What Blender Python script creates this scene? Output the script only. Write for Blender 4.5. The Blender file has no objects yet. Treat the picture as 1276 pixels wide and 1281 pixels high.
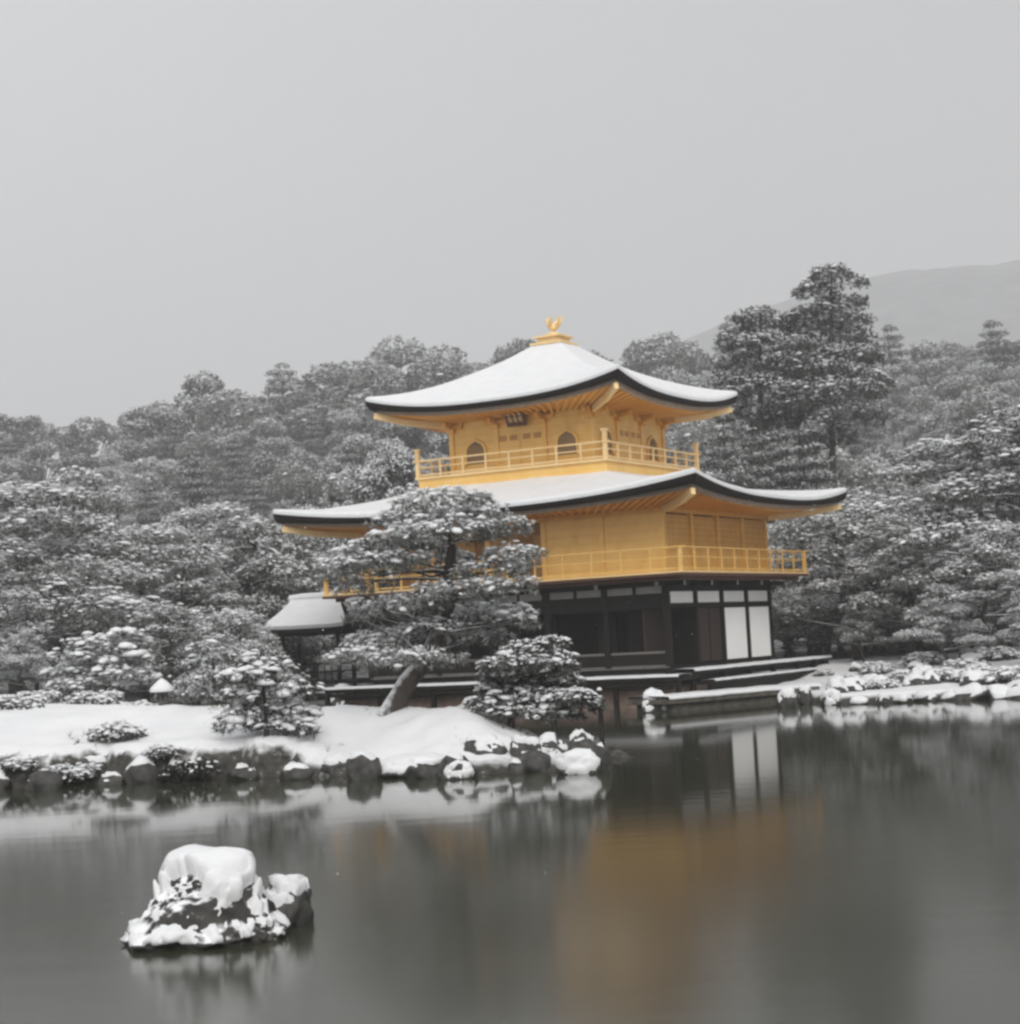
import bpy, math, random
import numpy as np
from mathutils import Vector, Matrix, noise as mnoise

# ------------------------------------------------------------------ camera, sky, sun, exposure
SC = bpy.context.scene
COL = SC.collection
CAM_Z, PITCH, ROLL, FPX = 2.3307, 0.06859, -0.05174, 2300.8
_r = np.array([1.0, 0, 0]); _f = np.array([0, math.cos(PITCH), math.sin(PITCH)]); _u = np.cross(_r, _f)
RX = _r * math.cos(ROLL) + _u * math.sin(ROLL)
UX = -_r * math.sin(ROLL) + _u * math.cos(ROLL)
CP = np.array([0, 0, CAM_Z])
cam = bpy.data.objects.new('camera', bpy.data.cameras.new('camera'))
COL.objects.link(cam)
cam.data.sensor_fit = 'HORIZONTAL'; cam.data.sensor_width = 36.0
cam.data.lens = 36.0 * FPX / 1276.0
cam.data.clip_start = 0.1; cam.data.clip_end = 5000
cam.matrix_world = Matrix(((RX[0], UX[0], -_f[0], 0), (RX[1], UX[1], -_f[1], 0), (RX[2], UX[2], -_f[2], CAM_Z), (0, 0, 0, 1)))
SC.camera = cam

SUN_EL, SUN_AZ = math.radians(40), math.radians(168)      # behind the camera, veiled by cloud
world = bpy.data.worlds.new('World'); SC.world = world; world.use_nodes = True
wn = world.node_tree; wn.nodes.clear()
wo = wn.nodes.new('ShaderNodeOutputWorld'); wb = wn.nodes.new('ShaderNodeBackground')
sky = wn.nodes.new('ShaderNodeTexSky'); sky.sky_type = 'NISHITA'; sky.sun_disc = False
sky.sun_elevation = SUN_EL; sky.sun_rotation = SUN_AZ; sky.air_density = 1.0; sky.dust_density = 6.0; sky.ozone_density = 1.0
hsv = wn.nodes.new('ShaderNodeHueSaturation'); hsv.inputs['Saturation'].default_value = 0.10
# overcast: the grey cloud layer is brighter overhead than at the horizon (CIE overcast sky)
tc = wn.nodes.new('ShaderNodeTexCoord'); sx = wn.nodes.new('ShaderNodeSeparateXYZ')
mr = wn.nodes.new('ShaderNodeMapRange'); mr.inputs['From Min'].default_value = 0.0; mr.inputs['From Max'].default_value = 1.0
mr.inputs['To Min'].default_value = 5.3; mr.inputs['To Max'].default_value = 7.6
cl = wn.nodes.new('ShaderNodeCombineColor')
mix = wn.nodes.new('ShaderNodeMix'); mix.data_type = 'RGBA'; mix.inputs['Factor'].default_value = 0.85
wn.links.new(tc.outputs['Generated'], sx.inputs[0]); wn.links.new(sx.outputs['Z'], mr.inputs['Value'])
# ... and a little brighter towards the left, where the cloud is thinner
la = wn.nodes.new('ShaderNodeMath'); la.operation = 'MULTIPLY_ADD'; la.inputs[1].default_value = -.50; la.inputs[2].default_value = 1.0
cn = wn.nodes.new('ShaderNodeTexNoise'); cn.inputs['Scale'].default_value = 2.2; cn.inputs['Detail'].default_value = 4      # faint billows in the cloud
wn.links.new(tc.outputs['Generated'], cn.inputs['Vector'])
cm = wn.nodes.new('ShaderNodeMath'); cm.operation = 'MULTIPLY_ADD'; cm.inputs[1].default_value = .16; cm.inputs[2].default_value = .92
wn.links.new(cn.outputs['Fac'], cm.inputs[0]); wn.links.new(cm.outputs[0], la.inputs[2])
wn.links.new(sx.outputs['X'], la.inputs[0])
for k, tint in enumerate((.992, 1.0, 1.016)):
    ml = wn.nodes.new('ShaderNodeMath'); ml.operation = 'MULTIPLY'; ml.inputs[1].default_value = tint
    m2 = wn.nodes.new('ShaderNodeMath'); m2.operation = 'MULTIPLY'
    wn.links.new(mr.outputs[0], ml.inputs[0]); wn.links.new(ml.outputs[0], m2.inputs[0]); wn.links.new(la.outputs[0], m2.inputs[1]); wn.links.new(m2.outputs[0], cl.inputs[k])
wn.links.new(sky.outputs[0], hsv.inputs['Color'])
wn.links.new(hsv.outputs[0], mix.inputs['A']); wn.links.new(cl.outputs[0], mix.inputs['B'])
wn.links.new(mix.outputs['Result'], wb.inputs['Color']); wb.inputs['Strength'].default_value = 0.095
wn.links.new(wb.outputs[0], wo.inputs[0])

sun = bpy.data.objects.new('sun', bpy.data.lights.new('sun', 'SUN')); COL.objects.link(sun)
sun.data.energy = 1.5; sun.data.angle = math.radians(40); sun.data.color = (1.0, 0.97, 0.93)
_sd = Vector((math.sin(SUN_AZ) * math.cos(SUN_EL), math.cos(SUN_AZ) * math.cos(SUN_EL), math.sin(SUN_EL)))
sun.rotation_euler = _sd.to_track_quat('Z', 'Y').to_euler()

SC.render.engine = 'CYCLES'
SC.view_settings.view_transform = 'Standard'; SC.view_settings.look = 'None'
SC.view_settings.exposure = 0.24; SC.view_settings.gamma = 1.0
SC.cycles.use_denoising = True
SC.cycles.max_bounces = 6; SC.cycles.diffuse_bounces = 3; SC.cycles.glossy_bounces = 3; SC.cycles.volume_bounces = 1
SC.cycles.caustics_reflective = False; SC.cycles.caustics_refractive = False
SC.cycles.filter_width = 2.8

# ------------------------------------------------------------------ measuring helpers (photo pixel -> place)
def ray(x, y):
    d = np.array([(x - 638.0) / FPX, -(y - 640.5) / FPX])
    return RX * d[0] + UX * d[1] + _f
def at(x, y, d):                      # the point seen at pixel x, y, d metres ahead
    v = ray(x, y); return CP + v * (d / v[1])
def onz(x, y, z=0.0):                 # the point seen at pixel x, y on the level z
    v = ray(x, y); return CP + v * ((z - CAM_Z) / v[2])

# ------------------------------------------------------------------ materials
def new_mat(name):
    m = bpy.data.materials.new(name); m.use_nodes = True
    nt = m.node_tree; b = nt.nodes['Principled BSDF']
    return m, nt, b
def n_noise(nt, scale, detail=4, rough=.55, coord='Object', stretch=None):
    t = nt.nodes.new('ShaderNodeTexCoord'); n = nt.nodes.new('ShaderNodeTexNoise')
    n.inputs['Scale'].default_value = scale; n.inputs['Detail'].default_value = detail; n.inputs['Roughness'].default_value = rough
    if stretch:
        mp = nt.nodes.new('ShaderNodeMapping'); mp.inputs['Scale'].default_value = stretch
        nt.links.new(t.outputs[coord], mp.inputs[0]); nt.links.new(mp.outputs[0], n.inputs['Vector'])
    else: nt.links.new(t.outputs[coord], n.inputs['Vector'])
    return n.outputs['Fac']
def n_ramp(nt, fac, stops):
    r = nt.nodes.new('ShaderNodeValToRGB')
    e = r.color_ramp.elements
    while len(e) < len(stops): e.new(.5)
    for k, (p, c) in enumerate(stops): e[k].position = p; e[k].color = (*c, 1)
    nt.links.new(fac, r.inputs[0]); return r.outputs[0]
def n_bump(nt, b, fac, strength, dist=.02):
    n = nt.nodes.new('ShaderNodeBump'); n.inputs['Strength'].default_value = strength; n.inputs['Distance'].default_value = dist
    nt.links.new(fac, n.inputs['Height']); nt.links.new(n.outputs[0], b.inputs['Normal'])
def noisy(name, c0, c1, scale, rough=.7, metal=0.0, bump=0.0, detail=4, stretch=None, lo=.3, hi=.7, bdist=.02, vary=None):
    m, nt, b = new_mat(name)
    f = n_noise(nt, scale, detail, stretch=stretch)
    col = n_ramp(nt, f, [(lo, c0), (hi, c1)])
    if vary:                                      # every tree carries a little more or less frost than its neighbour
        oi = nt.nodes.new('ShaderNodeObjectInfo'); q = nt.nodes.new('ShaderNodeMapRange'); q.inputs['To Min'].default_value = vary[0]; q.inputs['To Max'].default_value = vary[1]
        nt.links.new(oi.outputs['Random'], q.inputs['Value']); mx = nt.nodes.new('ShaderNodeVectorMath'); mx.operation = 'SCALE'
        nt.links.new(col, mx.inputs[0]); nt.links.new(q.outputs[0], mx.inputs['Scale']); col = mx.outputs[0]
    nt.links.new(col, b.inputs['Base Color'])
    b.inputs['Roughness'].default_value = rough; b.inputs['Metallic'].default_value = metal
    if bump: n_bump(nt, b, f, bump, bdist)
    return m
def snowy(name, c0, c1, scale, snow=.45, soft=.15, nscale=6, rough=.85, bump=.5, stretch=None):
    """a dark surface with snow lying wherever it faces up"""
    m, nt, b = new_mat(name)
    f = n_noise(nt, scale, 5, stretch=stretch)
    base = n_ramp(nt, f, [(.3, c0), (.7, c1)])
    g = nt.nodes.new('ShaderNodeNewGeometry'); s = nt.nodes.new('ShaderNodeSeparateXYZ'); nt.links.new(g.outputs['Normal'], s.inputs[0])
    n2 = n_noise(nt, nscale, 4)
    a = nt.nodes.new('ShaderNodeMath'); a.operation = 'MULTIPLY_ADD'; a.inputs[1].default_value = .7
    nt.links.new(n2, a.inputs[0]); nt.links.new(s.outputs['Z'], a.inputs[2])
    mp = nt.nodes.new('ShaderNodeMapRange'); mp.inputs['From Min'].default_value = snow + .35 - soft; mp.inputs['From Max'].default_value = snow + .35 + soft
    nt.links.new(a.outputs[0], mp.inputs['Value'])
    mx = nt.nodes.new('ShaderNodeMix'); mx.data_type = 'RGBA'
    nt.links.new(mp.outputs[0], mx.inputs['Factor']); nt.links.new(base, mx.inputs['A']); mx.inputs['B'].default_value = (.84, .85, .87, 1)
    nt.links.new(mx.outputs['Result'], b.inputs['Base Color']); b.inputs['Roughness'].default_value = rough
    n_bump(nt, b, f, bump, .03)
    return m

def make_snow():
    m, nt, b = new_mat('snow')
    f = n_noise(nt, 3.0, 5)
    nt.links.new(n_ramp(nt, f, [(.3, (.74, .75, .765)), (.7, (.80, .807, .82))]), b.inputs['Base Color'])
    b.inputs['Roughness'].default_value = .75
    n_bump(nt, b, n_noise(nt, 9.0, 6, .6), .35, .03)
    return m
M = {}
M['snow'] = make_snow()
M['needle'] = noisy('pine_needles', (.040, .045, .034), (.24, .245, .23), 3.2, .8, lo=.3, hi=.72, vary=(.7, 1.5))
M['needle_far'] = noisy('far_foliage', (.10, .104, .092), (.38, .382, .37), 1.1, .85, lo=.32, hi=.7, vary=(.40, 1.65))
M['dark_needle'] = noisy('dark_pine_needles', (.022, .026, .018), (.10, .105, .09), 4, .8)
M['brush'] = noisy('dark_brush', (.012, .013, .010), (.05, .052, .044), 5, .8)
M['leaf'] = noisy('dark_leaves', (.036, .040, .030), (.17, .172, .16), 3.4, .7, lo=.3, hi=.72)
M['cedar'] = noisy('cedar_foliage', (.026, .030, .024), (.15, .154, .145), 1.0, .85, lo=.3, hi=.75, vary=(.8, 1.4))
M['bark'] = snowy('pine_bark', (.022, .018, .015), (.075, .062, .052), 9, snow=.42, soft=.18, nscale=8, stretch=(1, 1, .35))
M['bark_far'] = noisy('dark_bark', (.025, .022, .02), (.08, .072, .066), 3, .9, stretch=(1, 1, .2))
M['rock'] = snowy('wet_rock', (.012, .012, .011), (.075, .072, .066), 5, snow=.62, soft=.12, nscale=9)
M['bare_rock'] = noisy('bare_rock', (.012, .012, .011), (.085, .082, .075), 6, .7, bump=.7, detail=7)
def make_gold(name, c0, c1, rough=.42, metal=.45, boards=None):
    m, nt, b = new_mat(name)
    f = n_noise(nt, 2.2, 5)
    col = n_ramp(nt, f, [(.3, c0), (.7, c1)])
    # square sheets of leaf laid with slightly different tone, and a little wear
    v = nt.nodes.new('ShaderNodeTexVoronoi'); v.distance = 'CHEBYCHEV'; v.inputs['Scale'].default_value = 3.2; v.inputs['Randomness'].default_value = .35
    tq = nt.nodes.new('ShaderNodeTexCoord'); nt.links.new(tq.outputs['Object'], v.inputs['Vector'])
    sv = nt.nodes.new('ShaderNodeSeparateColor'); nt.links.new(v.outputs['Color'], sv.inputs[0])
    tone = n_ramp(nt, sv.outputs[0], [(0, (.94, .93, .915)), (1, (1.0, 1.0, 1.0))])
    wear = n_ramp(nt, n_noise(nt, .9, 7, .65), [(.28, (.88, .85, .79)), (.46, (1, 1, 1))])
    for extra in (tone, wear):
        mm = nt.nodes.new('ShaderNodeMix'); mm.data_type = 'RGBA'; mm.blend_type = 'MULTIPLY'; mm.inputs['Factor'].default_value = 1
        nt.links.new(col, mm.inputs['A']); nt.links.new(extra, mm.inputs['B']); col = mm.outputs['Result']
    if boards:                                    # fine joints between the gilded boards
        w = nt.nodes.new('ShaderNodeTexWave'); w.wave_type = 'BANDS'; w.bands_direction = boards; w.inputs['Scale'].default_value = 1.15
        w.inputs['Distortion'].default_value = .25
        t = nt.nodes.new('ShaderNodeTexCoord'); nt.links.new(t.outputs['Object'], w.inputs['Vector'])
        rr = n_ramp(nt, w.outputs['Fac'], [(0, (.93, .925, .91)), (.12, (1, 1, 1))])
        mx = nt.nodes.new('ShaderNodeMix'); mx.data_type = 'RGBA'; mx.blend_type = 'MULTIPLY'; mx.inputs['Factor'].default_value = 1
        nt.links.new(col, mx.inputs['A']); nt.links.new(rr, mx.inputs['B']); col = mx.outputs['Result']
    nt.links.new(col, b.inputs['Base Color']); b.inputs['Roughness'].default_value = rough; b.inputs['Metallic'].default_value = metal
    n_bump(nt, b, n_noise(nt, 7, 4), .12, .02)
    return m
M['gold'] = make_gold('gold_leaf', (.93, .555, .145), (.98, .63, .20), metal=.10)
M['gold_board'] = make_gold('gold_boards', (.93, .565, .155), (.98, .645, .215), metal=.08, boards='Z')
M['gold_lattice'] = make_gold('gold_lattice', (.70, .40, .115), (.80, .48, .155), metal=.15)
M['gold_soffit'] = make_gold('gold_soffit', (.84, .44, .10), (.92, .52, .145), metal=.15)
M['window_paper'] = noisy('old_window_paper', (.22, .165, .10), (.30, .23, .15), 3, .8)
M['gold_pale'] = make_gold('pale_gold', (.92, .64, .30), (.96, .72, .38), metal=.12)
M['gold_dull'] = make_gold('darker_gold', (.52, .27, .08), (.62, .34, .11), metal=.15, rough=.55)  # darker, browner gold for the recessed wall and small lattices
M['bark_roof'] = noisy('cypress_bark_shingle', (.008, .0065, .006), (.024, .019, .016), 12, .85, bump=.5, stretch=(1, 1, 6))
M['eave_board'] = noisy('grey_eave_board', (.30, .22, .16), (.40, .31, .235), 4, .7)
M['black_wood'] = noisy('dark_timber', (.006, .005, .0045), (.018, .0145, .0125), 5, .6, stretch=(6, 6, .6))
M['black_wood'].node_tree.nodes['Principled BSDF'].inputs['Specular IOR Level'].default_value = .2
M['bark_roof'].node_tree.nodes['Principled BSDF'].inputs['Specular IOR Level'].default_value = .15
M['brown_wood'] = noisy('brown_timber', (.018, .009, .0065), (.036, .018, .013), 5, .6, stretch=(6, 6, .6))
M['grey_wood'] = noisy('grey_timber', (.10, .09, .08), (.19, .17, .16), 5, .7, stretch=(2, 2, 8))
M['red_beam'] = noisy('red_brown_timber', (.075, .030, .018), (.12, .05, .028), 5, .6)
M['paper'] = noisy('white_paper', (.84, .835, .82), (.88, .875, .86), 1.2, .9)
M['shaded_white'] = noisy('shade_grey_white', (.30, .285, .27), (.38, .365, .35), 2, .9)  # white panels under the balcony, their shade put into the colour; bracket ends too
M['pink_stone'] = noisy('foundation_stone', (.27, .185, .155), (.40, .29, .245), 3.5, .85, bump=.5, detail=7)
M['dark_stone'] = noisy('dark_stone', (.05, .046, .038), (.16, .145, .12), 4, .85, bump=.6, detail=7)
M['lantern_stone'] = noisy('lantern_stone', (.06, .058, .052), (.15, .145, .135), 7, .9, bump=.5)

def make_ground():
    m, nt, b = new_mat('snow_ground')
    g = nt.nodes.new('ShaderNodeNewGeometry'); s = nt.nodes.new('ShaderNodeSeparateXYZ'); nt.links.new(g.outputs['Normal'], s.inputs[0])
    p = nt.nodes.new('ShaderNodeSeparateXYZ'); nt.links.new(g.outputs['Position'], p.inputs[0])
    n2 = n_noise(nt, 2.4, 6, .6)
    a = nt.nodes.new('ShaderNodeMath'); a.operation = 'MULTIPLY_ADD'; a.inputs[1].default_value = .55
    nt.links.new(n2, a.inputs[0]); nt.links.new(s.outputs['Z'], a.inputs[2])
    mp = nt.nodes.new('ShaderNodeMapRange'); mp.inputs['From Min'].default_value = .80; mp.inputs['From Max'].default_value = .96
    nt.links.new(a.outputs[0], mp.inputs['Value'])
    # the foot of the bank, washed by the pond, stays bare
    h = nt.nodes.new('ShaderNodeMapRange'); h.inputs['From Min'].default_value = .10; h.inputs['From Max'].default_value = .22
    h2 = nt.nodes.new('ShaderNodeMath'); h2.operation = 'MULTIPLY_ADD'; h2.inputs[1].default_value = -.25; nt.links.new(n2, h2.inputs[0]); nt.links.new(p.outputs['Z'], h2.inputs[2])
    h3 = nt.nodes.new('ShaderNodeMath'); h3.operation = 'ADD'; h3.inputs[1].default_value = .12; nt.links.new(h2.outputs[0], h3.inputs[0])
    nt.links.new(h3.outputs[0], h.inputs['Value'])
    mu = nt.nodes.new('ShaderNodeMath'); mu.operation = 'MULTIPLY'; nt.links.new(mp.outputs[0], mu.inputs[0]); nt.links.new(h.outputs[0], mu.inputs[1])
    earth = n_ramp(nt, n_noise(nt, 6, 6), [(.3, (.010, .010, .008)), (.62, (.075, .07, .06)), (.74, (.35, .35, .35))])
    sn = n_ramp(nt, n_noise(nt, 1.2, 5), [(.3, (.73, .74, .755)), (.7, (.795, .80, .81))])
    mx = nt.nodes.new('ShaderNodeMix'); mx.data_type = 'RGBA'
    nt.links.new(mu.outputs[0], mx.inputs['Factor']); nt.links.new(earth, mx.inputs['A']); nt.links.new(sn, mx.inputs['B'])
    nt.links.new(mx.outputs['Result'], b.inputs['Base Color']); b.inputs['Roughness'].default_value = .8
    n_bump(nt, b, n_noise(nt, 5, 6, .6), .4, .05)
    return m
M['ground'] = make_ground()
M['hill_floor'] = noisy('wooded_slope', (.05, .052, .046), (.55, .555, .56), 2.2, .9, detail=8, lo=.42, hi=.66)
M['far_hill'] = noisy('far_wooded_hill', (.08, .083, .085), (.19, .193, .197), .05, .9, detail=9, lo=.35, hi=.7)
def make_water():
    m, nt, b = new_mat('pond_water')
    f = n_noise(nt, .35, 4)
    nt.links.new(n_ramp(nt, f, [(.3, (.034, .036, .024)), (.7, (.045, .047, .031))]), b.inputs['Base Color'])
    b.inputs['IOR'].default_value = 1.333; b.inputs['Specular IOR Level'].default_value = .37
    # the water lies calm in the lee of the island and is ruffled in the open middle of the pond
    p = nt.nodes.new('ShaderNodeSeparateXYZ'); t = nt.nodes.new('ShaderNodeTexCoord'); nt.links.new(t.outputs['Object'], p.inputs[0])
    r = nt.nodes.new('ShaderNodeMapRange'); r.interpolation_type = 'SMOOTHSTEP'
    for k, v in (('From Min', 14), ('From Max', 30), ('To Min', .15), ('To Max', .06)): r.inputs[k].default_value = v
    nt.links.new(p.outputs['Y'], r.inputs['Value']); nt.links.new(r.outputs[0], b.inputs['Roughness'])
    n_bump(nt, b, n_noise(nt, 1.1, 3, .5, stretch=(.5, 1.6, 1)), .035, .05)
    return m
M['water'] = make_water()

# ------------------------------------------------------------------ mesh helpers
def props(o, label=None, cat=None, group=None, kind=None):
    if label: o['label'] = label
    if cat: o['category'] = cat
    if group: o['group'] = group
    if kind: o['kind'] = kind
    return o
def empty(name, loc=(0, 0, 0), rz=0.0, label=None, cat=None, group=None):
    o = bpy.data.objects.new(name, None); COL.objects.link(o); o.location = loc; o.rotation_euler = (0, 0, rz); o.empty_display_size = .2
    return props(o, label, cat, group)
def mesh_np(name, V, polys):
    """polys: list of (array of faces (n,k), material index, smooth)"""
    me = bpy.data.meshes.new(name)
    V = np.asarray(V, dtype=np.float32)
    me.vertices.add(len(V)); me.vertices.foreach_set('co', V.ravel())
    polys = [(np.asarray(F, dtype=np.int32), mi, sm) for F, mi, sm in polys if len(F)]
    tot = sum(F.size for F, _, _ in polys); npoly = sum(len(F) for F, _, _ in polys)
    me.loops.add(tot); me.polygons.add(npoly)
    me.loops.foreach_set('vertex_index', np.concatenate([F.ravel() for F, _, _ in polys]))
    st = []; c = 0; mi_, sm_ = [], []
    for F, mi, sm in polys:
        k = F.shape[1]; st.append(np.arange(len(F)) * k + c); c += F.size
        mi_.append(np.full(len(F), mi)); sm_.append(np.full(len(F), sm))
    me.polygons.foreach_set('loop_start', np.concatenate(st).astype(np.int32))
    me.polygons.foreach_set('material_index', np.concatenate(mi_).astype(np.int32))
    me.polygons.foreach_set('use_smooth', np.concatenate(sm_).astype(bool))
    me.update(calc_edges=True); me.validate()
    return me
def link(name, me, mats, parent=None, loc=None):
    o = bpy.data.objects.new(name, me); COL.objects.link(o)
    if not me.materials:
        for m in (mats if isinstance(mats, (list, tuple)) else [mats]): me.materials.append(M[m] if isinstance(m, str) else m)
    if parent is not None: o.parent = parent
    if loc is not None: o.location = loc
    return o

class MB:
    """collects boxes, bars and sheets of ONE part"""
    def __init__(s): s.v = []; s.f = []; s.sm = []
    def add(s, V, F, smooth=False):
        n = len(s.v); s.v += [tuple(map(float, p)) for p in V]; s.f += [tuple(i + n for i in q) for q in F]; s.sm += [smooth] * len(F); return s
    def box(s, a, b):
        x0, x1 = sorted((a[0], b[0])); y0, y1 = sorted((a[1], b[1])); z0, z1 = sorted((a[2], b[2]))
        return s.add([(x0, y0, z0), (x1, y0, z0), (x1, y1, z0), (x0, y1, z0), (x0, y0, z1), (x1, y0, z1), (x1, y1, z1), (x0, y1, z1)],
                     [(0, 3, 2, 1), (4, 5, 6, 7), (0, 1, 5, 4), (1, 2, 6, 5), (2, 3, 7, 6), (3, 0, 4, 7)])
    def tube(s, pts, rad, n=8, smooth=True):
        pts = [Vector(p) for p in pts]; rad = rad if hasattr(rad, '__len__') else [rad] * len(pts)
        V, F = [], []; ref = Vector((0.13, 0.97, 0.21))
        for i, p in enumerate(pts):
            t = (pts[min(i + 1, len(pts) - 1)] - pts[max(i - 1, 0)]).normalized()
            a = t.cross(ref); a = (a if a.length > .05 else t.cross(Vector((1, 0, 0)))).normalized(); b = t.cross(a)
            for k in range(n):
                w = 2 * math.pi * k / n; V.append(p + (a * math.cos(w) + b * math.sin(w)) * rad[i])
        for i in range(len(pts) - 1):
            for k in range(n):
                F.append((i * n + k, i * n + (k + 1) % n, (i + 1) * n + (k + 1) % n, (i + 1) * n + k))
        s.add(V, F, smooth)
        s.add(V[:n], [tuple(range(n))[::-1]]); s.add(V[-n:], [tuple(range(n))])
        return s
    def bar(s, a, b, w, h=None):                   # square bar between two points
        a, b = Vector(a), Vector(b); t = (b - a).normalized(); h = h or w
        sd = t.cross(Vector((0, 0, 1))); sd = (sd if sd.length > .05 else Vector((1, 0, 0))).normalized(); up = sd.cross(t)
        V = [p + sd * i * w / 2 + up * j * h / 2 for p in (a, b) for i, j in ((-1, -1), (1, -1), (1, 1), (-1, 1))]
        return s.add(V, [(0, 1, 2, 3), (7, 6, 5, 4), (0, 4, 5, 1), (1, 5, 6, 2), (2, 6, 7, 3), (3, 7, 4, 0)])
    def grid(s, P, smooth=True, flip=False):       # P[i][j] points
        n, m = len(P), len(P[0]); V = [q for r in P for q in r]; F = []
        for i in range(n - 1):
            for j in range(m - 1):
                q = (i * m + j, i * m + j + 1, (i + 1) * m + j + 1, (i + 1) * m + j); F.append(q[::-1] if flip else q)
        return s.add(V, F, smooth)
    def lathe(s, prof, c=(0, 0), n=16, smooth=True, rot=0, sq=1.0):
        V, F = [], []
        for r, z in prof:
            for k in range(n):
                w = 2 * math.pi * k / n + rot; V.append((c[0] + r * math.cos(w), c[1] + r * math.sin(w) * sq, z))
        for i in range(len(prof) - 1):
            for k in range(n): F.append((i * n + k, i * n + (k + 1) % n, (i + 1) * n + (k + 1) % n, (i + 1) * n + k))
        s.add(V, F, smooth); s.add(V[:n], [tuple(range(n))[::-1]]); s.add(V[-n:], [tuple(range(n))]); return s
    def build(s, name, mat, parent=None, bevel=0.0, loc=None):
        me = bpy.data.meshes.new(name); me.from_pydata(s.v, [], s.f); me.polygons.foreach_set('use_smooth', s.sm); me.update()
        o = link(name, me, mat, parent, loc)
        if bevel:
            b = o.modifiers.new('bevel', 'BEVEL'); b.width = bevel; b.segments = 2; b.limit_method = 'ANGLE'
        return o

def ico(sub):
    import bmesh
    bm = bmesh.new(); bmesh.ops.create_icosphere(bm, subdivisions=sub, radius=1.0)
    V = np.array([v.co[:] for v in bm.verts]); F = np.array([[v.index for v in f.verts] for f in bm.faces]); bm.free(); return V, F
ICO = {k: ico(k) for k in (1, 2, 3, 4, 5)}
def fbm(P, scale, seed, octv=4):
    out = np.zeros(len(P)); off = Vector((seed * 7.31, seed * 3.17, seed * 5.73))
    for i, p in enumerate(P): out[i] = mnoise.fractal(Vector(p) * scale + off, 1.0, 2.0, octv)
    return out
def vnormals(V, F):
    a, b, c = V[F[:, 0]], V[F[:, 1]], V[F[:, 2]]; n = np.cross(b - a, c - a); N = np.zeros_like(V)
    for k in range(3): np.add.at(N, F[:, k], n)
    return N / (np.linalg.norm(N, axis=1, keepdims=True) + 1e-9)
def rock_shape(seed, size, sub=4, rough=.22, cuts=7, boxy=.0, taper=.0):
    V, F = ICO[sub]; V = V.copy(); rng = np.random.default_rng(seed)
    if boxy: V = np.sign(V) * np.abs(V) ** (1 - boxy)
    for _ in range(cuts):                          # knock flat faces off it
        n = rng.normal(size=3); n[2] *= .7; n /= np.linalg.norm(n); h = rng.uniform(.62, .9)
        d = V @ n; V = V - np.outer(np.maximum(d - h, 0) * .9, n)
    D = V / np.linalg.norm(V, axis=1, keepdims=True)
    V = V + D * (fbm(V, 1.5, seed, 3) * rough + fbm(V, 5.0, seed + 9, 4) * rough * .32)[:, None]
    if taper: V[:, :2] *= (1 - taper * (V[:, 2:3] + .2))
    return V * np.array(size), F
def snow_cap(V, F, t, lo=.30, hi=.75, seed=0, nz=.35, nscale=3.0, sub=.03):
    """a snow layer over the parts of a rock that face up; elsewhere it dips under the rock"""
    N = vnormals(V, F)
    w = N[:, 2] + fbm(V, nscale, seed + 3, 4) * nz
    s = np.clip((w - lo) / (hi - lo), 0, 1); s = s * s * (3 - 2 * s)
    W = V + np.outer(s * t, (0, 0, 1)) + N * (s * t * .25 - sub * (1 - s))[:, None]
    return W, F

# ------------------------------------------------------------------ foliage
def blades(P, N, k, size, width, rng, up=.35, quad=False):
    """k small leaf or needle faces round each point"""
    n = len(P); C = np.repeat(P, k, 0); D = rng.normal(size=(n * k, 3)) * .75 + np.repeat(N, k, 0) * .8; D[:, 2] += up
    D /= np.linalg.norm(D, axis=1, keepdims=True) + 1e-9
    L = np.repeat(size, k)[:, None] * rng.uniform(.6, 1.25, (n * k, 1))
    S = np.cross(D, rng.normal(size=(n * k, 3))); S /= np.linalg.norm(S, axis=1, keepdims=True) + 1e-9
    W = L * width
    if quad:
        V = np.stack([C - D * L * .2, C + S * W + D * L * .35, C + D * L, C - S * W + D * L * .35], 1).reshape(-1, 3)
        return V, np.arange(len(V)).reshape(-1, 4)
    V = np.stack([C - S * W, C + S * W, C + D * L], 1).reshape(-1, 3)
    return V, np.arange(len(V)).reshape(-1, 3)
def snow_lumps(P, N, r, rng, flat=.5, tilt=.5):
    """little cushions of snow, each a closed irregular dome"""
    n = len(P); m = 6
    ax = np.array([0, 0, 1.0]) + N * tilt; ax /= np.linalg.norm(ax, axis=1, keepdims=True)
    a = np.cross(ax, np.array([.31, .95, .05])); a /= np.linalg.norm(a, axis=1, keepdims=True); b = np.cross(ax, a)
    el = rng.uniform(.65, 1.5, n); th0 = rng.uniform(0, 6.28, n)
    rings = []
    for rr, hh in ((1.0, -.12), (.78, .62)):
        for k in range(m):
            w = th0 + 2 * math.pi * k / m; q = rr * r * rng.uniform(.72, 1.25, n)
            rings.append(P + a * (q * np.cos(w) * el)[:, None] + b * (q * np.sin(w) / el)[:, None] + ax * (r * flat * hh * rng.uniform(.7, 1.25, n))[:, None])
    top = P + ax * (r * flat)[:, None]
    V = np.stack(rings + [top], 1).reshape(-1, 3); base = (np.arange(n) * (2 * m + 1))[:, None]
    q = np.array([[k, (k + 1) % m, m + (k + 1) % m, m + k] for k in range(m)]); t = np.array([[m + k, m + (k + 1) % m, 2 * m] for k in range(m)])
    c = np.arange(m)[::-1][None, :]
    Q = (base[:, :, None] + q[None]).reshape(-1, 4); T = (base[:, :, None] + t[None]).reshape(-1, 3); H = base + c
    return V, Q, T, H
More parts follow.
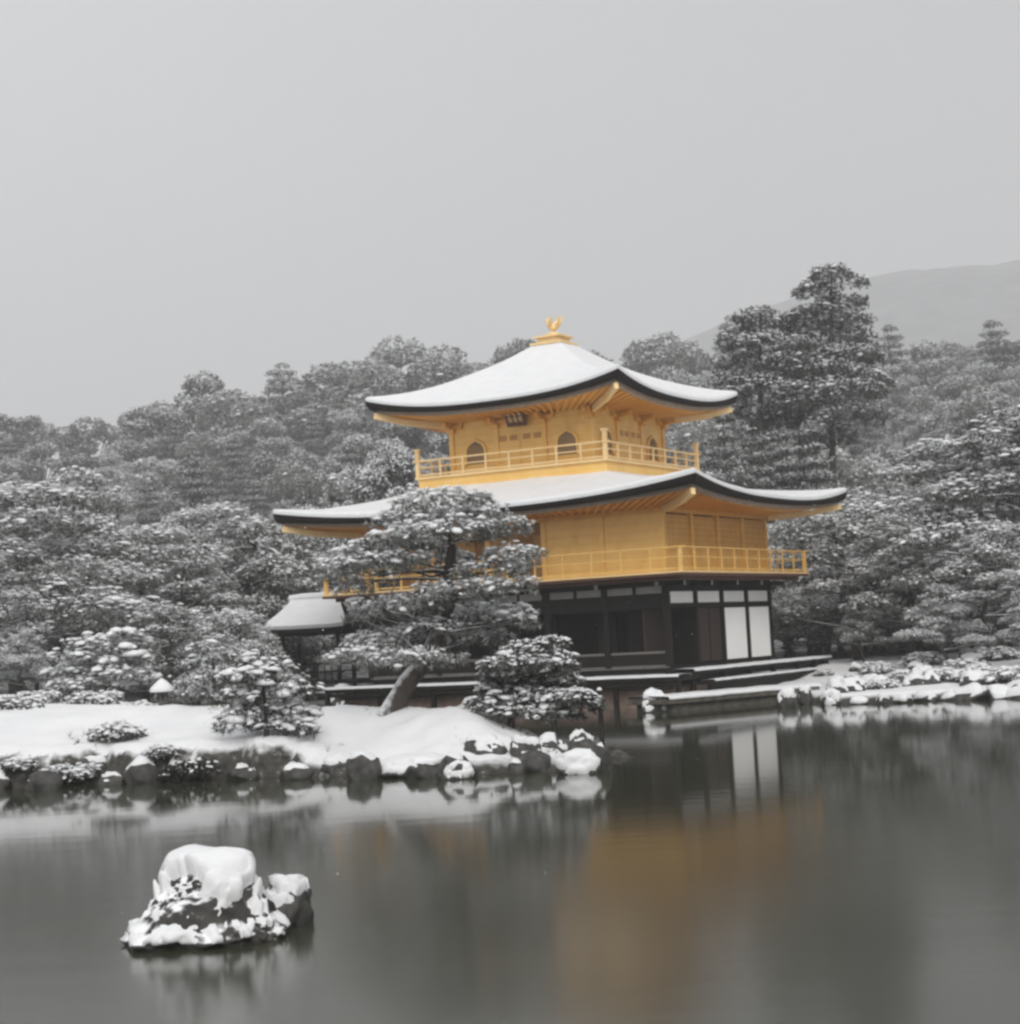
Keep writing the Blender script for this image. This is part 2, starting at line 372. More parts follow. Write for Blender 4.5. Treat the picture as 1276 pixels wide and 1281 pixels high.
def crown_mesh(name, lobes, dens, size, rng, k=9, width=.10, quad=False, snow=.6, snow_r=.6, lo=-.35, flat=.5, inner=.72, snow_lo=.05, frost=.8, lump=.62):
    """lobes: (cx,cy,cz,rx,ry,rz).  slot 0 foliage, slot 1 snow"""
    PP, NN = [], []
    for cx, cy, cz, rx, ry, rz in lobes:
        area = (rx * ry + rx * rz + ry * rz) * 4.2
        n = max(6, int(area * dens))
        d = rng.normal(size=(n * 2, 3)); d /= np.linalg.norm(d, axis=1, keepdims=True); d = d[d[:, 2] > lo][:n]
        f = rng.uniform(inner, 1.06, (len(d), 1)); R = np.array([rx, ry, rz])
        P = d * R * f; P += rng.normal(size=P.shape) * size * .25
        nn = d / R; nn /= np.linalg.norm(nn, axis=1, keepdims=True)
        PP.append(P + np.array([cx, cy, cz])); NN.append(nn)
    P = np.concatenate(PP); N = np.concatenate(NN)
    sz = size * rng.uniform(.7, 1.3, len(P))
    BV, BF = blades(P, N, k, sz, width, rng, quad=quad)
    pr = snow * np.clip((N[:, 2] - snow_lo + .30) / .95, .06, 1)
    frosted = np.repeat(rng.uniform(size=len(P)) < pr * frost, k) & (rng.uniform(size=len(P) * k) < .6)     # needles sheathed in snow
    sel = rng.uniform(size=len(P)) < pr * lump
    SP = P[sel] + N[sel] * (sz[sel] * .25)[:, None] + np.array([0, 0, 1]) * (sz[sel] * .3)[:, None]
    SV, Q, T, H = snow_lumps(SP, N[sel], sz[sel] * snow_r * np.clip(rng.lognormal(-.12, .38, sel.sum()), .4, 2.0), rng, flat)
    o = len(BV)
    return mesh_np(name, np.concatenate([BV, SV]), [(BF[~frosted], 0, False), (BF[frosted], 1, False), (Q + o, 1, True), (T + o, 1, True), (H + o, 1, True)])
def wobble(p0, p1, n, amp, rng, sag=0.0):
    p0, p1 = np.array(p0, float), np.array(p1, float); out = []
    for i in range(n + 1):
        t = i / n; q = p0 * (1 - t) + p1 * t
        if 0 < i < n: q = q + rng.normal(size=3) * amp
        q[2] += sag * math.sin(math.pi * t); out.append(tuple(q))
    return out

# ------------------------------------------------------------------ setting: pond, ground, hillside, far hill
def poly_dist(X, Y, poly):
    """signed distance, positive inside"""
    P = np.array(poly); D = np.full(X.shape, 1e9); inside = np.zeros(X.shape, bool)
    for i in range(len(P)):
        a, b = P[i], P[(i + 1) % len(P)]; e = b - a; w0, w1 = X - a[0], Y - a[1]
        t = np.clip((w0 * e[0] + w1 * e[1]) / (e @ e), 0, 1); D = np.minimum(D, np.hypot(w0 - e[0] * t, w1 - e[1] * t))
        c = ((a[1] > Y) != (b[1] > Y)) & (X < e[0] * (Y - a[1]) / (e[1] if abs(e[1]) > 1e-9 else 1e-9) + a[0]); inside ^= c
    return np.where(inside, D, -D)
def g2(x, y): q = onz(x, y, 0.0); return (q[0], q[1])
ISLE = [g2(-200, 1010), g2(-60, 995), g2(0, 986), g2(60, 984), g2(130, 979), g2(250, 975), g2(330, 973), g2(395, 971), g2(480, 972), g2(560, 971),
        g2(610, 969), g2(660, 965), g2(715, 966), g2(747, 961), g2(748, 948), (2.0, 34.6), (1.3, 36.6), (-.6, 38.6), (-3.0, 40.2), (-5.2, 41.4), (-7.0, 44.0), (-8.2, 49), (-9, 54), (-13, 58), (-40, 60), (-40, 36)]
BO = np.array([4.7118, 57.2331]); BTH = -0.51866           # pavilion: near wall corner and turn
_c, _s = math.cos(BTH), math.sin(BTH)
def bw(x, y, z=0.0): return (BO[0] + x * _c - y * _s, BO[1] + x * _s + y * _c, z)
MAIN = [g2(1500, 872), g2(1276, 872), g2(1200, 874), g2(1120, 878), g2(1060, 880), g2(1030, 881), bw(3.4, 1.6)[:2], bw(2.2, -.6)[:2], bw(0, -.9)[:2], bw(-11.5, -.9)[:2], bw(-13.0, 2.0)[:2], bw(-13.2, 7)[:2],
        bw(-17, 9)[:2], (-11, 64), (-9.5, 58), (-8.5, 50), (-45, 48), (-45, 90), (60, 90), (60, 48)]
def hnoise(X, Y, sc, seed):
    o = np.zeros(X.size)
    for i, (a, b) in enumerate(zip(X.ravel(), Y.ravel())): o[i] = mnoise.fractal(Vector((a * sc + seed, b * sc, seed * 1.7)), 1.0, 2.0, 3)
    return o.reshape(X.shape)
def sstep(a, b, x): t = np.clip((x - a) / (b - a), 0, 1); return t * t * (3 - 2 * t)
def shape_isle(X, Y, D):
    right = sstep(-5.2, -2.4, X)
    bank = (.15 + .57 * (1 - right)) * sstep(-.05, .34 + .06 * (1 - right), D)
    dome = (.62 * (1 - right) + 1.08 * right) * sstep(.1, 4.2 - .7 * right, D)
    tip = sstep(1.6, .3, X) * 1.0
    return np.where(D > -.05, bank + dome * (.30 + .70 * tip), -.5)
def hill_z(X, Y):
    return .9 + 34.0 * (np.clip(Y - 72, 0, 260) / 228.0) ** 1.5 * .86 * (1 + .25 * np.clip(X / np.maximum(Y, 1), -.5, .5))
def ground_h(X, Y):
    n = hnoise(X, Y, .9, 3.1) * .22 + hnoise(X, Y, 2.6, 6.1) * .10; D1 = poly_dist(X, Y, ISLE) + n; D2 = poly_dist(X, Y, MAIN) + n
    h1 = shape_isle(X, Y, D1)
    h2 = np.where(D2 > -.05, .26 * sstep(-.05, .35, D2) + .62 * sstep(1.5, 12, D2), -.5)
    h = np.maximum(h1, h2)
    return h + np.where(h > .2, hnoise(X, Y, .55, 8.8) * .07 * sstep(.2, .6, h), 0)
NX, NY = 380, 290
gx = np.linspace(-30, 30, NX); gy = np.linspace(29, 78, NY); GX, GY = np.meshgrid(gx, gy)
GH = ground_h(GX, GY)
def gz(x, y):
    if y > 77.5: return float(hill_z(np.array(x), np.array(y)))
    j = int(np.clip((x + 30) / 60 * (NX - 1), 0, NX - 1)); i = int(np.clip((y - 29) / 49 * (NY - 1), 0, NY - 1)); return float(GH[i, j])
def grid_mesh(name, X, Y, Z):
    n, m = X.shape; V = np.stack([X, Y, Z], -1).reshape(-1, 3); i = np.arange(n - 1)[:, None] * m + np.arange(m - 1)[None]
    F = np.stack([i, i + 1, i + m + 1, i + m], -1).reshape(-1, 4); return mesh_np(name, V, [(F, 0, True)])
go = link('ground', grid_mesh('ground', GX, GY, GH), 'ground'); props(go, 'snow-covered garden ground and island bank around the dark pond', kind='structure')
wx, wy = np.meshgrid(np.linspace(-160, 160, 9), np.linspace(-30, 84, 9))
props(link('pond_water', grid_mesh('pond_water', wx, wy, wx * 0), 'water'), 'dark still pond water', kind='structure')
hx, hy = np.meshgrid(np.linspace(-230, 230, 130), np.linspace(73, 345, 100))
hz = hill_z(hx, hy) + hnoise(hx, hy, .08, 2.2) * 1.2 * sstep(78, 100, hy) - .3 * (1 - sstep(73, 80, hy))
props(link('hillside', grid_mesh('hillside', hx, hy, hz), 'hill_floor'), 'wooded slope behind the pavilion', kind='structure')
sx_, sy_ = np.meshgrid(np.concatenate([np.linspace(-170, -30, 30), np.linspace(-30, 30, 4), np.linspace(30, 170, 30)]), np.linspace(48, 80, 16))
sz_ = np.where(np.abs(sx_) > 29.9, .9, -.6)
props(link('side_ground', grid_mesh('side_ground', sx_, sy_, sz_ - .05), 'ground'), 'snow ground beyond the garden on either side', kind='structure')
# far hill: crest rises to the right, fading into the snowfall
fx, fy = np.meshgrid(np.linspace(-1700, 1700, 170), np.linspace(900, 2150, 60))
crest = np.interp(fx[0], [-1700, -250, -20, 150, 225, 300, 360, 480, 700, 1700], [30, 60, 140, 262, 290, 312, 322, 326, 330, 336])
fz = 14 + (crest[None, :] - 14) * sstep(900, 1720, fy) * (1 - .4 * sstep(1740, 2150, fy)) + hnoise(fx, fy, .006, 5.5) * 2.0 + hnoise(fx, fy, .06, 1.5) * 3.0
props(link('far_hill', grid_mesh('far_hill', fx, fy, fz), 'far_hill'), 'distant wooded hill fading into snowy haze', kind='structure')
# ------------------------------------------------------------------ the gold pavilion
B = 2.1; L = 11.13; D8 = 8.4
PV = empty('gold_pavilion', (BO[0], BO[1], 0), BTH, 'three-storey pavilion with two gilded upper floors, dark timber ground floor and snowy curved roofs', 'pavilion')
def lerp(a, b, t): return a + (b - a) * t
def rect(x0, y0, x1, y1): return [(x0, y0), (x1, y0), (x1, y1), (x0, y1)]
def roof(name, eave, top, zmid, lift, ztop, wall, zwall, tmid, tcor, snow_t, p=2.6, conc=.62, soff='gold_soffit', label=None):
    """curved hipped roof: bark shell, black eave edge, grey eave board, gilded soffit with rafters, snow"""
    E_, T_, W_ = rect(*eave), rect(*top), rect(*wall)
    nt, ns = 36, 14
    S = [-1 + 2 * i / nt for i in range(nt + 1)]
    bulge = lambda t: .0
    def surf(k, t, s, off=0.0, inset=0.0):
        a, b = E_[k], E_[(k + 1) % 4]; c, d = T_[k], T_[(k + 1) % 4]; u = (t + 1) / 2
        ex, ey = lerp(a[0], b[0], u), lerp(a[1], b[1], u); tx, ty = lerp(c[0], d[0], u), lerp(c[1], d[1], u)
        q = inset + (1 - inset) * s
        g = conc * q + (1 - conc) * q * q
        z = zmid + lift * abs(t) ** p * (1 - q) ** 2.2 + (ztop - zmid) * g
        return (lerp(ex, tx, q), lerp(ey, ty, q), z + off)
    shell, edge, board, sof, snow = MB(), MB(), MB(), MB(), MB()
    for k in range(4):
        shell.grid([[surf(k, t, i / ns) for t in S] for i in range(ns + 1)], flip=False)
        th = lambda t: tmid + (tcor - tmid) * abs(t) ** 3
        def low(t, dz, ins):
            x, y, z = surf(k, t, 0, 0.0, 0.0); a, b = E_[k], E_[(k + 1) % 4]; cx, cy = (eave[0] + eave[2]) / 2, (eave[1] + eave[3]) / 2
            hx, hy = (eave[2] - eave[0]) / 2, (eave[3] - eave[1]) / 2
            return (cx + (x - cx) * (hx - ins) / hx, cy + (y - cy) * (hy - ins) / hy, z - dz)
        edge.grid([[low(t, 0, 0) for t in S], [low(t, th(t) * .55, .035) for t in S], [low(t, th(t), .10) for t in S], [low(t, th(t) - .01, .34) for t in S]], smooth=False, flip=True)
        board.grid([[low(t, th(t) - .02, .26) for t in S], [low(t, th(t) + .11, .28) for t in S], [low(t, th(t) + .11, .46) for t in S]], smooth=False, flip=True)
        def so(t, w):
            x, y, z = low(t, th(t) + .075, .40); a, b = W_[k], W_[(k + 1) % 4]; u = (t + 1) / 2
            return (lerp(x, lerp(a[0], b[0], u), w), lerp(y, lerp(a[1], b[1], u), w), lerp(z, zwall, w) + .10 * math.sin(math.pi * w) * (1 - abs(t)))
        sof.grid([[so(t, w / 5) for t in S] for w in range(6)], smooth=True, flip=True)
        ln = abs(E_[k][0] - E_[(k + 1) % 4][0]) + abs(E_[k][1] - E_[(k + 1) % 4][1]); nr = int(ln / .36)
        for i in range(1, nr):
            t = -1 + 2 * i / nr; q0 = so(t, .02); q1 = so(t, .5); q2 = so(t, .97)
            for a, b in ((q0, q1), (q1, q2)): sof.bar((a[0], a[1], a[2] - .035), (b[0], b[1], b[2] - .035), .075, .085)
        rng = random.Random(k + len(name))
        def st(t, s):
            q = surf(k, t, s); return snow_t * (1 + .22 * mnoise.noise(Vector((q[0] * .7, q[1] * .7, 3.3)))) 
        rows = [[surf(k, t, 0, .0, .006) for t in S], [surf(k, t, 0, st(t, 0) * .62, .001) for t in S], [surf(k, t, 0, st(t, 0) * .93, .016) for t in S]]
        rows += [[surf(k, t, i / ns, st(t, i / ns), .05) for t in S] for i in range(ns + 1)]
        snow.grid(rows, smooth=True)
    r = shell.build(name, 'bark_roof', PV)
    if label: r['label'] = label
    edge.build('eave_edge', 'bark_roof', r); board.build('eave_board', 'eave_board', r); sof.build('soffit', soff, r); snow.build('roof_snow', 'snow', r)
    for k in range(4):                                     # hip rafters, pale at their ends
        a = W_[k]; e = E_[k]; dx, dy = e[0] - a[0], e[1] - a[1]; z1 = zmid + lift - tcor - .20
        m = MB(); m.bar((a[0], a[1], zwall - .12), (a[0] + dx * .55, a[1] + dy * .55, lerp(zwall, z1, .5) - .10), .14, .2)
        m.bar((a[0] + dx * .55, a[1] + dy * .55, lerp(zwall, z1, .5) - .10), (a[0] + dx * .90, a[1] + dy * .90, z1 - .01), .14, .2)
        m.build('hip_rafter', 'gold_pale', r)
    return r

# ---- foundation and decks
m = MB(); m.box((-11.6, -1.05, -.4), (.55, 8.8, .62)); m.build('foundation', 'pink_stone', PV, .03)
m = MB(); m.box((-11.7, -1.16, .55), (.62, -1.02, .68)); m.build('foundation_kerb', 'grey_wood', PV, .01)
m = MB(); m.box((-12.0, -1.6, .80), (1.0, -.02, .93)); sd = m.build('south_deck', 'black_wood', PV, .01)
m = MB(); m.grid([[(x, y, z + .012 * mnoise.noise(Vector((x * 2, y * 3, 0)))) for x in np.linspace(-12.02, 1.02, 90)] for y, z in ((-1.63, .93), (-1.64, .975), (-1.58, 1.0), (-1.2, 1.005), (-.75, 1.0), (-.6, .94))]); m.build('deck_snow', 'snow', sd)
for x in (-12, -9.9, -7.8, -5.6, -3.4, -1.2, .9):
    m = MB(); m.box((x - .07, -1.52, -.3), (x + .07, -1.38, .8)); m.build('deck_post', 'black_wood', sd, .01)
m = MB(); m.box((-12.0, -1.56, .66), (1.0, -1.44, .79)); m.build('deck_beam', 'black_wood', sd, .01)
m = MB(); m.box((.02, -.45, .96), (1.0, 11.6, 1.05)); ed = m.build('east_deck', 'black_wood', PV, .01)
m = MB(); m.grid([[(x, y, z + .012 * mnoise.noise(Vector((x * 2, y * 2, 4)))) for y in np.linspace(-.47, 11.63, 80)] for x, z in ((1.03, 1.05), (1.04, 1.09), (.98, 1.125), (.6, 1.13), (.25, 1.125), (.12, 1.06))], flip=True); m.build('deck_snow', 'snow', ed)
for y in (-.3, 2.1, 4.2, 6.3, 8.6, 10.2, 11.4):
    m = MB(); m.box((.8, y - .08, .1), (.95, y + .08, .96)); m.build('deck_post', 'black_wood', ed, .01)
m = MB(); m.box((.70, -.4, .80), (.80, 11.5, .95)); m.build('deck_beam', 'black_wood', ed, .01)
m = MB(); m.box((.9, -.2, .62), (1.55, 8.7, .72)); st = m.build('low_step', 'black_wood', PV, .01)
m = MB(); m.grid([[(x, y, z + .01 * mnoise.noise(Vector((x * 2, y * 2, 9)))) for y in np.linspace(-.22, 8.72, 60)] for x, z in ((1.58, .72), (1.59, .75), (1.53, .775), (1.2, .78), (1.06, .73))], flip=True); m.build('step_snow', 'snow', st)
m = MB(); m.box((1.25, -.1, .1), (1.40, 8.6, .62)); m.build('step_riser', 'black_wood', st, .01)

# ---- ground floor
Z1 = 1.23
m = MB(); m.box((-L, .0, 1.0), (0, D8, Z1 - .01)); m.build('floor_slab', 'black_wood', PV)
m = MB(); m.box((-L, -.06, 1.16), (.0, .04, 1.27)); m.build('floor_edge', 'grey_wood', PV, .01)
m = MB(); m.box((-L + .1, 2.04, Z1), (-.1, 2.12, 3.6)); bw_ = m.build('back_wall', 'black_wood', PV)
for i in range(9):                                       # dim boarded panels in the shade of the veranda
    x = -.9 - i * 1.12
    m = MB(); m.box((x - .34, 1.99, 1.5), (x + .34, 2.035, 2.95)); m.build('wall_panel', 'brown_wood' if i % 3 == 1 else 'brown_wood' if i % 3 == 2 else 'black_wood', bw_, .01)
m = MB(); m.box((-L, D8 - .1, Z1), (0, D8, 3.6)); m.box((-L, 2.1, Z1), (-L + .1, D8 - .1, 3.6)); m.build('rear_wall', 'black_wood', PV)
XS = [0, -2.1, -4.2, -6.3, -8.4, -L]
for x in XS:
    m = MB(); m.box((x - .1, -.1, Z1), (x + .1, .1, 4.0)); m.build('post', 'black_wood', PV, .012)
for y in (2.1, 4.2, 6.3, 8.4):
    m = MB(); m.box((-.1, y - .085, Z1), (.1, y + .085, 4.0)); m.build('post', 'black_wood', PV, .012)
m = MB(); m.box((-L, -.07, 3.02), (0, .07, 3.17)); m.build('lintel', 'black_wood', PV, .01)
m = MB(); m.box((-.075, 0, 3.02), (.075, D8, 3.155)); m.build('lintel', 'black_wood', PV, .01)
m = MB(); m.box((-.075, 0, 3.54), (.075, D8, 3.64)); m.build('tie_beam', 'black_wood', PV, .01)
m = MB(); m.box((-.06, 0, 3.64), (.06, D8, 4.0)); m.build('frieze', 'black_wood', PV)
m = MB(); m.box((-L, -.06, 3.17), (0, .06, 4.0)); m.build('frieze', 'black_wood', PV)
for i, (a, b) in enumerate(((-.12, -1.0), (-1.12, -2.0), (-2.24, -3.1), (-3.22, -4.08), (-4.4, -5.2), (-5.3, -6.2), (-6.5, -7.3), (-7.4, -8.3))):
    m = MB(); m.box((a, -.075, 3.50), (b, -.045, 3.72)); m.build('transom_slot', 'shaded_white', PV, .008)
for i in range(4):
    m = MB(); m.box((-.02, i * B + .16, 3.175), (.03, i * B + 1.95, 3.535)); m.build('transom_panel', 'paper', PV)
for i in (2, 3):
    m = MB(); m.box((-.02, i * B + .12, 1.27), (.028, i * B + 2.0, 3.012)); sp = m.build('shoji_panel', 'paper', PV)
    f = MB(); f.box((.0, i * B + .06, Z1), (.045, i * B + 2.05, 1.275)); f.box((.0, i * B + .06, 2.985), (.045, i * B + 2.05, 3.02)); f.box((.0, i * B + .06, Z1), (.044, i * B + .125, 3.02)); f.box((.0, i * B + 1.995, Z1), (.044, i * B + 2.05, 3.02)); f.build('shoji_frame', 'black_wood', sp)
m = MB(); m.box((-.03, B + .1, 1.27), (.02, 2 * B - .1, 3.0)); dr = m.build('plank_door', 'brown_wood', PV, .01)
m = MB(); m.box((.02, B + 1.0, 1.27), (.035, B + 1.06, 3.0)); m.build('door_batten', 'black_wood', dr)
m = MB(); m.box((-.9, .1, Z1), (-.85, B - .05, 3.0)); m.build('dark_door', 'brown_wood', PV)
m = MB(); m.box((-L, -.05, 1.62), (.02, .03, 1.70)); m.build('low_rail', 'grey_wood', PV, .01)
m = MB(); m.box((-L, -.02, 1.27), (0, .02, 1.62)); m.build('low_rail_board', 'black_wood', PV)
# bracket arms carrying the balcony, painted white at their ends
def bracket(x, y, dx, dy, z=3.78):
    m = MB(); m.bar((x, y, z), (x + dx * .62, y + dy * .62, z), .12, .15); b = m.build('bracket', 'black_wood', PV)
    m = MB(); m.bar((x + dx * .622, y + dy * .622, z), (x + dx * .645, y + dy * .645, z), .115, .14); m.build('white_end', 'shaded_white', b)
for y in (0, 2.1, 4.2, 6.3, 8.4): bracket(.02, y, 1, 0)
for x in XS: bracket(x, -.02, 0, -1)
m = MB()
m.box((-L - .8, -.84, 3.86), (.84, -.72, 3.98)); m.build('balcony_beam', 'red_beam', PV, .01)
m = MB(); m.box((.72, -.715, 3.86), (.84, D8 + .9, 3.98)); m.build('balcony_beam', 'red_beam', PV, .01)

# ---- second floor
ZB = 4.12; OB = 1.13
m = MB(); m.box((-L - OB, -OB, 3.985), (OB, D8 + OB, 4.06)); bal = m.build('second_balcony', 'red_beam', PV)
m = MB(); m.box((-L - OB - .02, -OB - .02, 4.06), (OB + .02, D8 + OB + .02, ZB)); m.build('balcony_floor', 'gold_pale', bal, .012)
def railing(owner, loop, z, h, step, rails, corner=0.0, cw=.11, pw=.07, mat='gold', skip=()):
    """posts are sub-parts of the balcony, the rails of one side are one mesh"""
    for i in range(len(loop)):
        if i in skip: continue
        a, b = np.array(loop[i]), np.array(loop[(i + 1) % len(loop)]); n = max(1, int(round(np.linalg.norm(b - a) / step)))
        d = (b - a) / np.linalg.norm(b - a)
        m = MB()
        for rz, rw in rails: m.bar((*(a - d * (.18 if rz == h else 0)), z + rz), (*(b + d * (.18 if rz == h else 0)), z + rz), rw, rw)
        m.build('rail', mat, owner)
        for k in range(n):
            q = a + (b - a) * k / n; c = k == 0; w = cw if c else pw; hh = h + (corner if c else -.02)
            m = MB(); m.box((q[0] - w / 2, q[1] - w / 2, z), (q[0] + w / 2, q[1] + w / 2, z + hh))
            if c and corner: m.box((q[0] - w * .72, q[1] - w * .72, z + hh), (q[0] + w * .72, q[1] + w * .72, z + hh + .07))
            m.build('rail_post', mat, owner)
railing(bal, [(-L - OB + .1, -OB + .1), (OB - .1, -OB + .1), (OB - .1, D8 + OB - .1), (-L - OB + .1, D8 + OB - .1)], ZB, .74, 1.05, ((.08, .04), (.44, .028), (.74, .04)), pw=.042, mat='gold_board')
m = MB(); m.box((-4.2, -.05, ZB), (-.08, .05, 6.02)); m.build('south_wall', 'gold_board', PV)
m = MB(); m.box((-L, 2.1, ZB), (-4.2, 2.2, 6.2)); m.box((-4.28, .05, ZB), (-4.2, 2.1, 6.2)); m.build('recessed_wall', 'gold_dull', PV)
for x in (-5.2, -6.9, -8.6, -10.2):
    m = MB(); m.box((x - .55, 2.05, ZB + .02), (x + .55, 2.096, 5.75)); m.build('recessed_door', 'gold_lattice', PV, .01)
m = MB(); m.box((-L, D8 - .05, ZB), (-.08, D8 + .05, 6.2)); m.box((-L - .05, 2.2, ZB), (-L + .05, D8 - .05, 6.2)); m.build('rear_wall', 'gold_board', PV)
m = MB(); m.box((-L - .06, -.07, 6.025), (.09, .07, 6.2)); m.build('wall_plate', 'gold_soffit', PV, .01)
m = MB(); m.box((-.08, .07, 6.025), (.08, D8 + .07, 6.2)); m.build('wall_plate', 'gold_soffit', PV, .01)
for x in XS:
    m = MB(); m.box((x - .09, -.09, ZB), (x + .09, .09, 6.022)); m.build('post', 'gold', PV, .01)
for y in (2.1, 4.2, 6.3, 8.4):
    m = MB(); m.box((-.09, y - .085, ZB), (.09, y + .085, 6.022)); m.build('post', 'gold', PV, .01)
for i in range(4):
    y0, y1 = i * B + .09, (i + 1) * B - .09
    m = MB(); m.box((-.05, y0, ZB), (.02, y1, 4.84)); m.build('east_wall', 'gold', PV)
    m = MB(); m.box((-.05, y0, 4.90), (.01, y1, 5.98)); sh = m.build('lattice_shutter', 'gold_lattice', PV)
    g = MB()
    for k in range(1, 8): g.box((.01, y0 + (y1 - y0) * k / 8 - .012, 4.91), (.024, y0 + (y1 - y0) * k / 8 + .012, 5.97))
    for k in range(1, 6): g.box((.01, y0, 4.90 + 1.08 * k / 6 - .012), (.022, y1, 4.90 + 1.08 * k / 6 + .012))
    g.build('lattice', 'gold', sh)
    m = MB(); m.box((-.05, y0, 4.84), (.06, y1, 4.90)); m.build('sill', 'gold', PV)
def cloud_bracket(x, y, dx, dy, z):
    m = MB(); m.box((x - .13, y - .13, z), (x + .13, y + .13, z + .13)); m.bar((x - dy * .42, y - dx * .42, z + .2), (x + dy * .42, y + dx * .42, z + .2), .11, .13)
    m.bar((x, y, z + .22), (x + dx * .5, y + dy * .5, z + .26), .11, .14)
    for q in (-.4, 0, .4): m.box((x + dy * q - .07, y + dx * q - .07, z + .27), (x + dy * q + .07, y + dx * q + .07, z + .36))
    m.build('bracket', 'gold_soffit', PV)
roof('lower_roof', (-L - 2.24, -2.24, 2.24, D8 + 2.55), (-9.25, .68, -2.2, 7.74), 6.43, .51, 7.40, (-L - .1, -.1, .1, D8 + .1), 6.2, .16, .31, .17)

# ---- third floor
X3, Y3, H3 = -5.72, 4.21, 2.667; Z3 = 7.94
b3 = H3 + .97
m = MB(); m.box((X3 - b3 + .06, Y3 - b3 + .06, 7.45), (X3 + b3 - .06, Y3 + b3 - .06, 7.86)); b3o = m.build('third_balcony', 'gold_board', PV, .01)
m = MB(); m.box((X3 - b3 - .03, Y3 - b3 - .03, 7.86), (X3 + b3 + .03, Y3 + b3 + .03, Z3)); m.build('balcony_floor', 'gold_pale', b3o, .012)
q = b3 - .06
railing(b3o, [(X3 - q, Y3 - q), (X3 + q, Y3 - q), (X3 + q, Y3 + q), (X3 - q, Y3 + q)], Z3, .56, .92, ((.07, .055), (.33, .035), (.56, .05)), .34, .13, .06, 'gold_pale')
ZW = 9.80
def wall_with_arch(fx, name):
    """wall with two bell-arched windows and a panelled double door; fx maps (along, out, z) to the pavilion"""
    u = H3
    def arch(c, hw, z0, z1, n=10):
        pts = [(c - hw * 1.06, z0), (c - hw, z0 + (z1 - z0) * .5)]
        for k in range(n + 1):
            a = math.pi * (1 - k / n); pts.append((c + hw * math.cos(a) * (1 - .10 * math.sin(a)), z0 + (z1 - z0) * (.60 + .34 * math.sin(a)) + (.06 * (z1 - z0) if k == n // 2 else 0)))
        return pts + [(c + hw, z0 + (z1 - z0) * .5), (c + hw * 1.06, z0)]
    m = MB(); m.add([fx(a, o, z) for a, o, z in ((-u, -.05, Z3), (u, -.05, Z3), (u, -.05, ZW), (-u, -.05, ZW), (-u, .05, Z3), (u, .05, Z3), (u, .05, ZW), (-u, .05, ZW))],
                    [(0, 1, 2, 3), (7, 6, 5, 4), (0, 4, 5, 1), (1, 5, 6, 2), (2, 6, 7, 3), (3, 7, 4, 0)])
    w = m.build(name, 'gold_board', PV)
    for c in (-1.76, 1.76):
        P = arch(c, .42, Z3 + .30, Z3 + 1.22); Q = arch(c, .34, Z3 + .35, Z3 + 1.13); n = len(P)
        f = MB(); V = [fx(a, .055, z) for a, z in P] + [fx(a, .11, z) for a, z in P] + [fx(a, .11, z) for a, z in Q] + [fx(a, .055, z) for a, z in Q]
        F = [(g * n + i, g * n + i + 1, (g + 1) * n + i + 1, (g + 1) * n + i) for g in range(3) for i in range(n - 1)]
        f.add(V, F); win = f.build('arched_window', 'gold', w)
        g = MB(); pn = MB(); pn.add([fx(a, .058, z) for a, z in Q], [tuple(range(n))]); pn.build('window_pane', 'window_paper', win)
        for k in range(1, 6):
            aa = c - .34 + .68 * k / 6; g.add([fx(aa + e, .075, z) for e, z in ((-.014, Z3 + .36), (.014, Z3 + .36), (.014, Z3 + .98), (-.014, Z3 + .98))], [(0, 1, 2, 3)])
        g.build('window_lattice', 'gold_dull', win)
    for c in (-.46, .46):
        d = MB(); d.add([fx(a, o, z) for a, o, z in ((c - .44, .052, Z3 + .05), (c + .44, .052, Z3 + .05), (c + .44, .052, Z3 + 1.25), (c - .44, .052, Z3 + 1.25), (c - .44, .075, Z3 + .05), (c + .44, .075, Z3 + .05), (c + .44, .075, Z3 + 1.25), (c - .44, .075, Z3 + 1.25))],
                        [(4, 5, 6, 7), (0, 4, 7, 3), (1, 2, 6, 5), (3, 7, 6, 2)])
        d.build('door_leaf', 'gold_board', w)
        g = MB()
        for k in (0, 1):
            a = c - .21 + k * .42; g.add([fx(a + e, .082, z) for e, z in ((-.15, Z3 + 1.02), (.15, Z3 + 1.02), (.15, Z3 + 1.20), (-.15, Z3 + 1.20))], [(0, 1, 2, 3)])
        g.build('door_lattice', 'gold_dull', w)
    return w
wall_with_arch(lambda a, o, z: (X3 + a, Y3 - H3 - o, z), 'south_wall')
wall_with_arch(lambda a, o, z: (X3 + H3 + o, Y3 + a, z), 'east_wall')
m = MB(); m.box((X3 - H3 - .05, Y3 - H3 + .05, Z3), (X3 - H3 + .05, Y3 + H3 - .05, ZW)); m.box((X3 - H3 + .05, Y3 + H3 - .05, Z3), (X3 + H3 - .05, Y3 + H3 + .05, ZW)); m.build('rear_wall', 'gold_board', PV)
for sx, sy in [(-1, -1), (-.34, -1), (.34, -1), (1, -1), (1, -.34), (1, .34), (1, 1), (-1, 1)]:
    m = MB(); x, y = X3 + sx * (H3 + .03), Y3 + sy * (H3 + .03); m.box((x - .085, y - .085, Z3), (x + .085, y + .085, ZW - .02)); m.build('post', 'gold', PV, .01)
for sx in (-1, -.34, .34, 1): cloud_bracket(X3 + sx * H3, Y3 - H3 - .1, 0, -1, 9.42)
for sy in (-1, -.34, .34, 1): cloud_bracket(X3 + H3 + .1, Y3 + sy * H3, 1, 0, 9.42)
